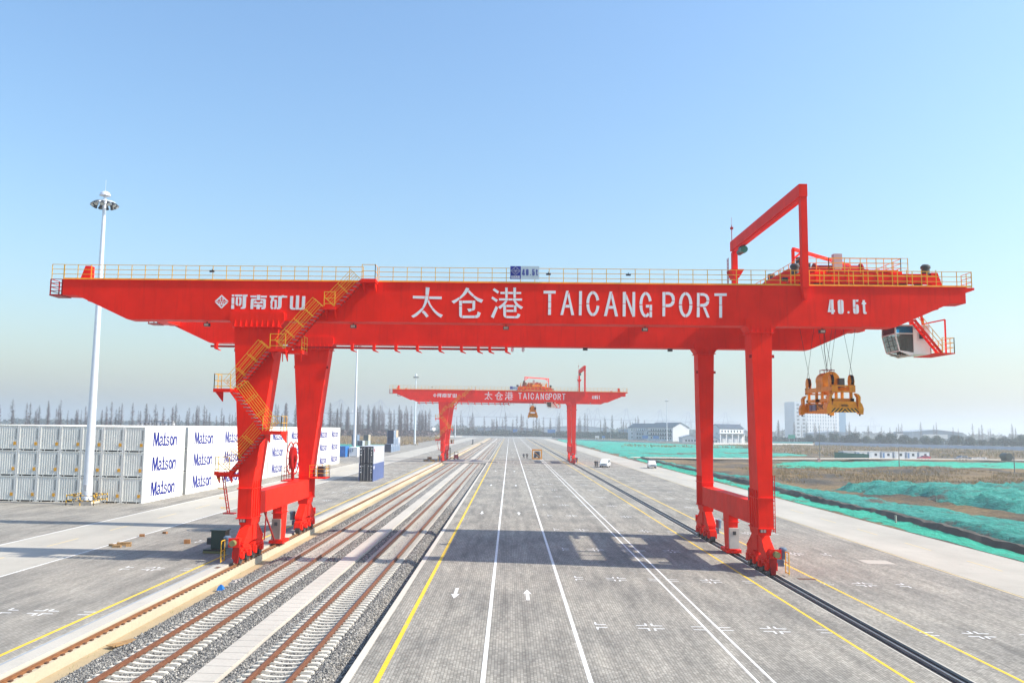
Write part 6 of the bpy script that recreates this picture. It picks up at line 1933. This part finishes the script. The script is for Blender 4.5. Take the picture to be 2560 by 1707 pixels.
def block(name, label, loc, w, d, h, mat, cols, rows, wm='window_dark', cat='building', rotz=0, top=None):
    root = thing(name, label, cat, loc, rotz)
    MB().box(0, w, 0, d, -.5, h).box(.6, w - .6, .6, d - .6, h, h + 1.2).build('wall', mat, root)
    for c in range(cols):
        for r_ in range(rows):
            cw, rh = (w - 2) / cols, (h - 3) / rows
            MB().box(1 + c * cw + cw * .28, 1 + c * cw + cw * .72, -.08, .02, 2 + r_ * rh + rh * .25, 2 + r_ * rh + rh * .78).build('window', wm, root)
    return root
tw = block('office_tower', 'pale blue and white office tower seen through haze behind the spreader', (503, 1540, 0), 24.6, 32, 62.4, 'plaster_grey', 2, 9, rotz=math.radians(14))
MB().box(0, 78, 0, 30, -.5, 48).build('wing', 'plaster', tw, (24.8, 2.5, 0))
for c in range(12):
    for r_ in range(7):
        MB().box(1.5 + c * 5.1, 3.6 + c * 5.1, -.12, .02, 5 + r_ * 6.1, 9.2 + r_ * 6.1).build('window', 'roof_grey', tw, (24.8, 2.5, 0))
MB().box(65, 78.2, -.15, 29, 3, 47).build('glass_wing', 'roof_blue', tw, (24.8, 2.4, 0))
for i, (x, y, w, h, mt, lab) in enumerate(((-40, 1080, 70, 9, 'roof_grey', 'long hazy grey warehouse behind the bare trees at centre left'), (45, 1120, 85, 11, 'plaster_grey', 'long pale warehouse behind the bare trees at centre'), (150, 1160, 60, 10, 'roof_blue', 'blue warehouse behind the far crane right leg'), (230, 1000, 40, 10, 'plaster', 'white shed left of the office tower'), (400, 1150, 55, 9, 'roof_grey', 'grey shed right of the office tower'), (455, 1000, 60, 12, 'roof_grey', 'grey blue shed far right beyond the trees'), (-150, 1000, 60, 9, 'plaster', 'white shed behind the dense wood'))):
    house('warehouse', lab, (x, y, 0), 0, w, 40, h, h + 3, mt, 'roof_grey', [(6 + 8 * q, 2, 4, 4) for q in range(int(w // 8) - 1)])

# prefab cabins by the dirt road
for i in range(7):
    x = 124.6 + i * 5.5
    y = 327.5 + i * 1.9
    c_ = thing('prefab_cabin', f'grey prefab cabin, {ordn[i]} from the green fence', 'cabin', (x, y, .0), math.radians(19), 'row of prefab cabins')
    MB().box(0, 5.2, 0, 2.6, -.3, 2.45).build('wall', 'prefab', c_)
    MB().box(-.1, 5.3, -.12, 2.7, 2.45, 2.58).build('roof', 'white_paint' if i % 3 else 'grey_paint', c_)
    MB().box(.5, 1.4, -.04, .02, .1, 2.1).build('door', 'prefab_blue' if i % 2 else 'plaster_grey', c_)
    MB().box(2.6, 3.7, -.04, .02, .95, 1.85).build('window', 'window_dark', c_)
    for x_ in (0, 5.1):
        MB().box(x_, x_ + .1, -.05, .05, 0, 2.45).build('post', 'prefab_blue', c_)
gf = thing('panel_fence', 'dark green panel fence in front of the prefab cabins', 'fence', (115.8, 312.5, 0))
for k in range(8):
    MB().box(k * 1.55, k * 1.55 + 1.52, k * .1, k * .1 + .08, .0, 2.5 - .07 * k).build('panel', 'green_panel', gf)
for i, (x, y, h, lab) in enumerate(((101.1, 285.5, 11.7, 'tall thin utility pole with a pink block at its foot'), (102.3, 231, 5.0, 'short thin pole on the brown earth in front of the cabins'), (128.7, 225.5, 4.9, 'short thin pole farthest right on the brown earth'))):
    o = thing('utility_pole', lab, 'pole', (x, y, earth_h(x, y) - .2))
    MB().tube((0, 0, 0), (0, 0, h + .3), .14, 8, .09).build('pole', 'pole_grey', o)
    if i == 0:
        MB().frustum(-1.0, -.1, -.9, -.2, 0, -.9, -.2, -.8, -.3, 1.3).build('foot_block', 'pink_block', o)
# street lamps, signs and billboards beyond the wall
for i, (x, y, h) in enumerate(((349, 760, 14), (377, 690, 14), (240, 730, 9), (300, 745, 10), (-10, 868, 8), (60, 862, 8), (100, 858, 9))):
    o = thing('street_lamp', ['street lamp beyond the right wall, left of the billboard', 'street lamp beyond the right wall, right of the billboard', 'street lamp next to the office tower', 'street lamp between the office tower and the white board', 'street lamp behind the end wall at centre left', 'street lamp behind the end wall at centre', 'street lamp behind the end wall near the houses'][i], 'street lamp', (x, y, 0), 0, 'street lamps along the road behind the walls')
    MB().tube((0, 0, -.5), (0, 0, h), .13, 7, .08).build('pole', 'mast_white', o)
    MB().bar((0, 0, h), (1.8, 0, h + .3), .08).box(1.2, 2.1, -.15, .15, h + .2, h + .36).build('arm', 'mast_white', o)
def sign(loc, w, h, z, mat, label, posts=2):
    o = thing('road_sign', label, 'sign', loc)
    MB().box(-w / 2, w / 2, -.06, .06, z, z + h).build('board', mat, o)
    for x in ((-w * .35, w * .35) if posts == 2 else (w * .5,)):
        MB().tube((x, .12, -.5), (x, .12, z + h * .6), .12, 7).build('post', 'mast_white', o)
    return o
sign((5.5, 880, 0), 4.5, 3.2, 5.0, 'road_sign_blue', 'small blue road sign behind the end wall under the far crane', 1)
sign((42.5, 880, 0), 8, 3.4, 5.0, 'road_sign_blue', 'wide blue road sign behind the end wall near the far right leg', 1)
sign((226, 700, 0), 5.5, 3.0, 4.4, 'road_sign_green', 'green road sign below the office tower')
sign((347, 780, 0), 6, 4.6, 5.2, 'white_paint', 'white notice board beyond the wall, left of the evergreens')
sign((361, 745, 0), 20, 3.6, 6.0, 'white_paint', 'long white billboard above the evergreens at right')
sign((84, 832, 0), 4, 2.0, 1.2, 'white_paint', 'small white board standing on the end wall')
sign((90, 831, 0), 3, 2.0, 1.2, 'road_sign_blue', 'small blue board standing on the end wall')
sign((118.5, 760, 0), 5, 2.6, 2.0, 'road_sign_blue', 'blue notice board in front of the pale office blocks, left one')
sign((128, 760, 0), 5, 2.6, 2.0, 'road_sign_blue', 'blue notice board in front of the pale office blocks, right one')

# ------------------------------------------------------------------ quay cranes on the horizon
def quay_meshes():
    b = MB()
    for x in (-14, 14):
        for y in (-9, 9):
            b.bar((x * .9, y, -5), (x * .75, y, 45), 2.0)
    for y in (-9, 9):
        b.bar((-13, y, 12), (13, y, 12), 1.8)
        b.bar((-12, y, 12), (9, y, 43), 1.2)
    b.bar((-12.6, 0, 42), (12.6, 0, 42), 1.5)
    legs = b.mesh('portal', 'far_steel')
    t = MB()
    t.bar((-62, 0, 45), (50, 0, 45), 2.6, 2.2)
    boom = t.mesh('boom', 'far_steel')
    a = MB()
    a.bar((-9, 0, 46), (-2.5, 0, 84), 2.0).bar((9, 0, 46), (2.5, 0, 84), 2.0).bar((-3.5, 0, 84), (3.5, 0, 84), 2.2).bar((-6, 0, 65), (6, 0, 65), 1.2)
    a.bar((-2.5, 0, 84), (-55, 0, 46), 1.0).bar((-2.5, 0, 84), (-32, 0, 46), 1.0).bar((2.5, 0, 84), (34, 0, 46), 1.0)
    apex = a.mesh('apex_frame', 'far_steel')
    hs = MB().box(12, 34, -5, 5, 47, 55).mesh('machinery_house', 'far_white')
    return [('portal', legs), ('boom', boom), ('apex_frame', apex), ('machinery_house', hs)]
QM = quay_meshes()
def px_dir(px, py):
    d = fw + r2 * ((px - 1193) / 2140.7) - u2 * ((py - 853.5) / 2140.7)
    return d
qpos = [(853, 998), (952, 1000), (1056, 1008), (1178, 1011), (1258, 1011), (1398, 1017), (1471, 1020), (1494, 1020), (1566, 1022), (1650, 1025), (1720, 1028), (1814, 1030), (2103, 1041), (2180, 1043), (620, 995)]
qlab = ['first', 'second', 'third', 'fourth', 'fifth', 'sixth', 'seventh', 'eighth', 'ninth', 'tenth', 'eleventh', 'twelfth', 'thirteenth', 'fourteenth']
QX = []
for px, py in qpos:
    d = px_dir(px, py)
    # the apex is 85 m up: the distance follows from its height above the camera
    t = (85 - CAM_H) / d.z
    QX.append((CAM_H * 0 + d.x * t, d.y * t))
# rounded to plain quay positions
QUAY = [(round(x), round(y)) for x, y in QX[:14]]
for i, (x, y) in enumerate(QUAY):
    o = thing('quay_crane', f'hazy container quay crane on the horizon, {qlab[i]} from the left', 'quay crane', (x, y, 0), 0, 'quay cranes on the horizon')
    for n_, me in QM:
        put(n_, me, o)

# ------------------------------------------------------------------ air
hz = bpy.data.materials.new('haze')
hz.use_nodes = True
nt = hz.node_tree
nt.nodes.clear()
out = nt.nodes.new('ShaderNodeOutputMaterial')
pv = nt.nodes.new('ShaderNodeVolumePrincipled')
pv.inputs['Color'].default_value = (.90, .95, 1.0, 1)
pv.inputs["Density"].default_value = .00042
pv.inputs['Anisotropy'].default_value = .5
nt.links.new(pv.outputs[0], out.inputs['Volume'])
MATS['haze'] = hz
hb = MB().box(-7100, 7100, -600, 8100, -1.95, 96).build('haze', 'haze')
hb['kind'] = 'stuff'
tag(hb, 'pale haze hanging over the whole port', 'haze')
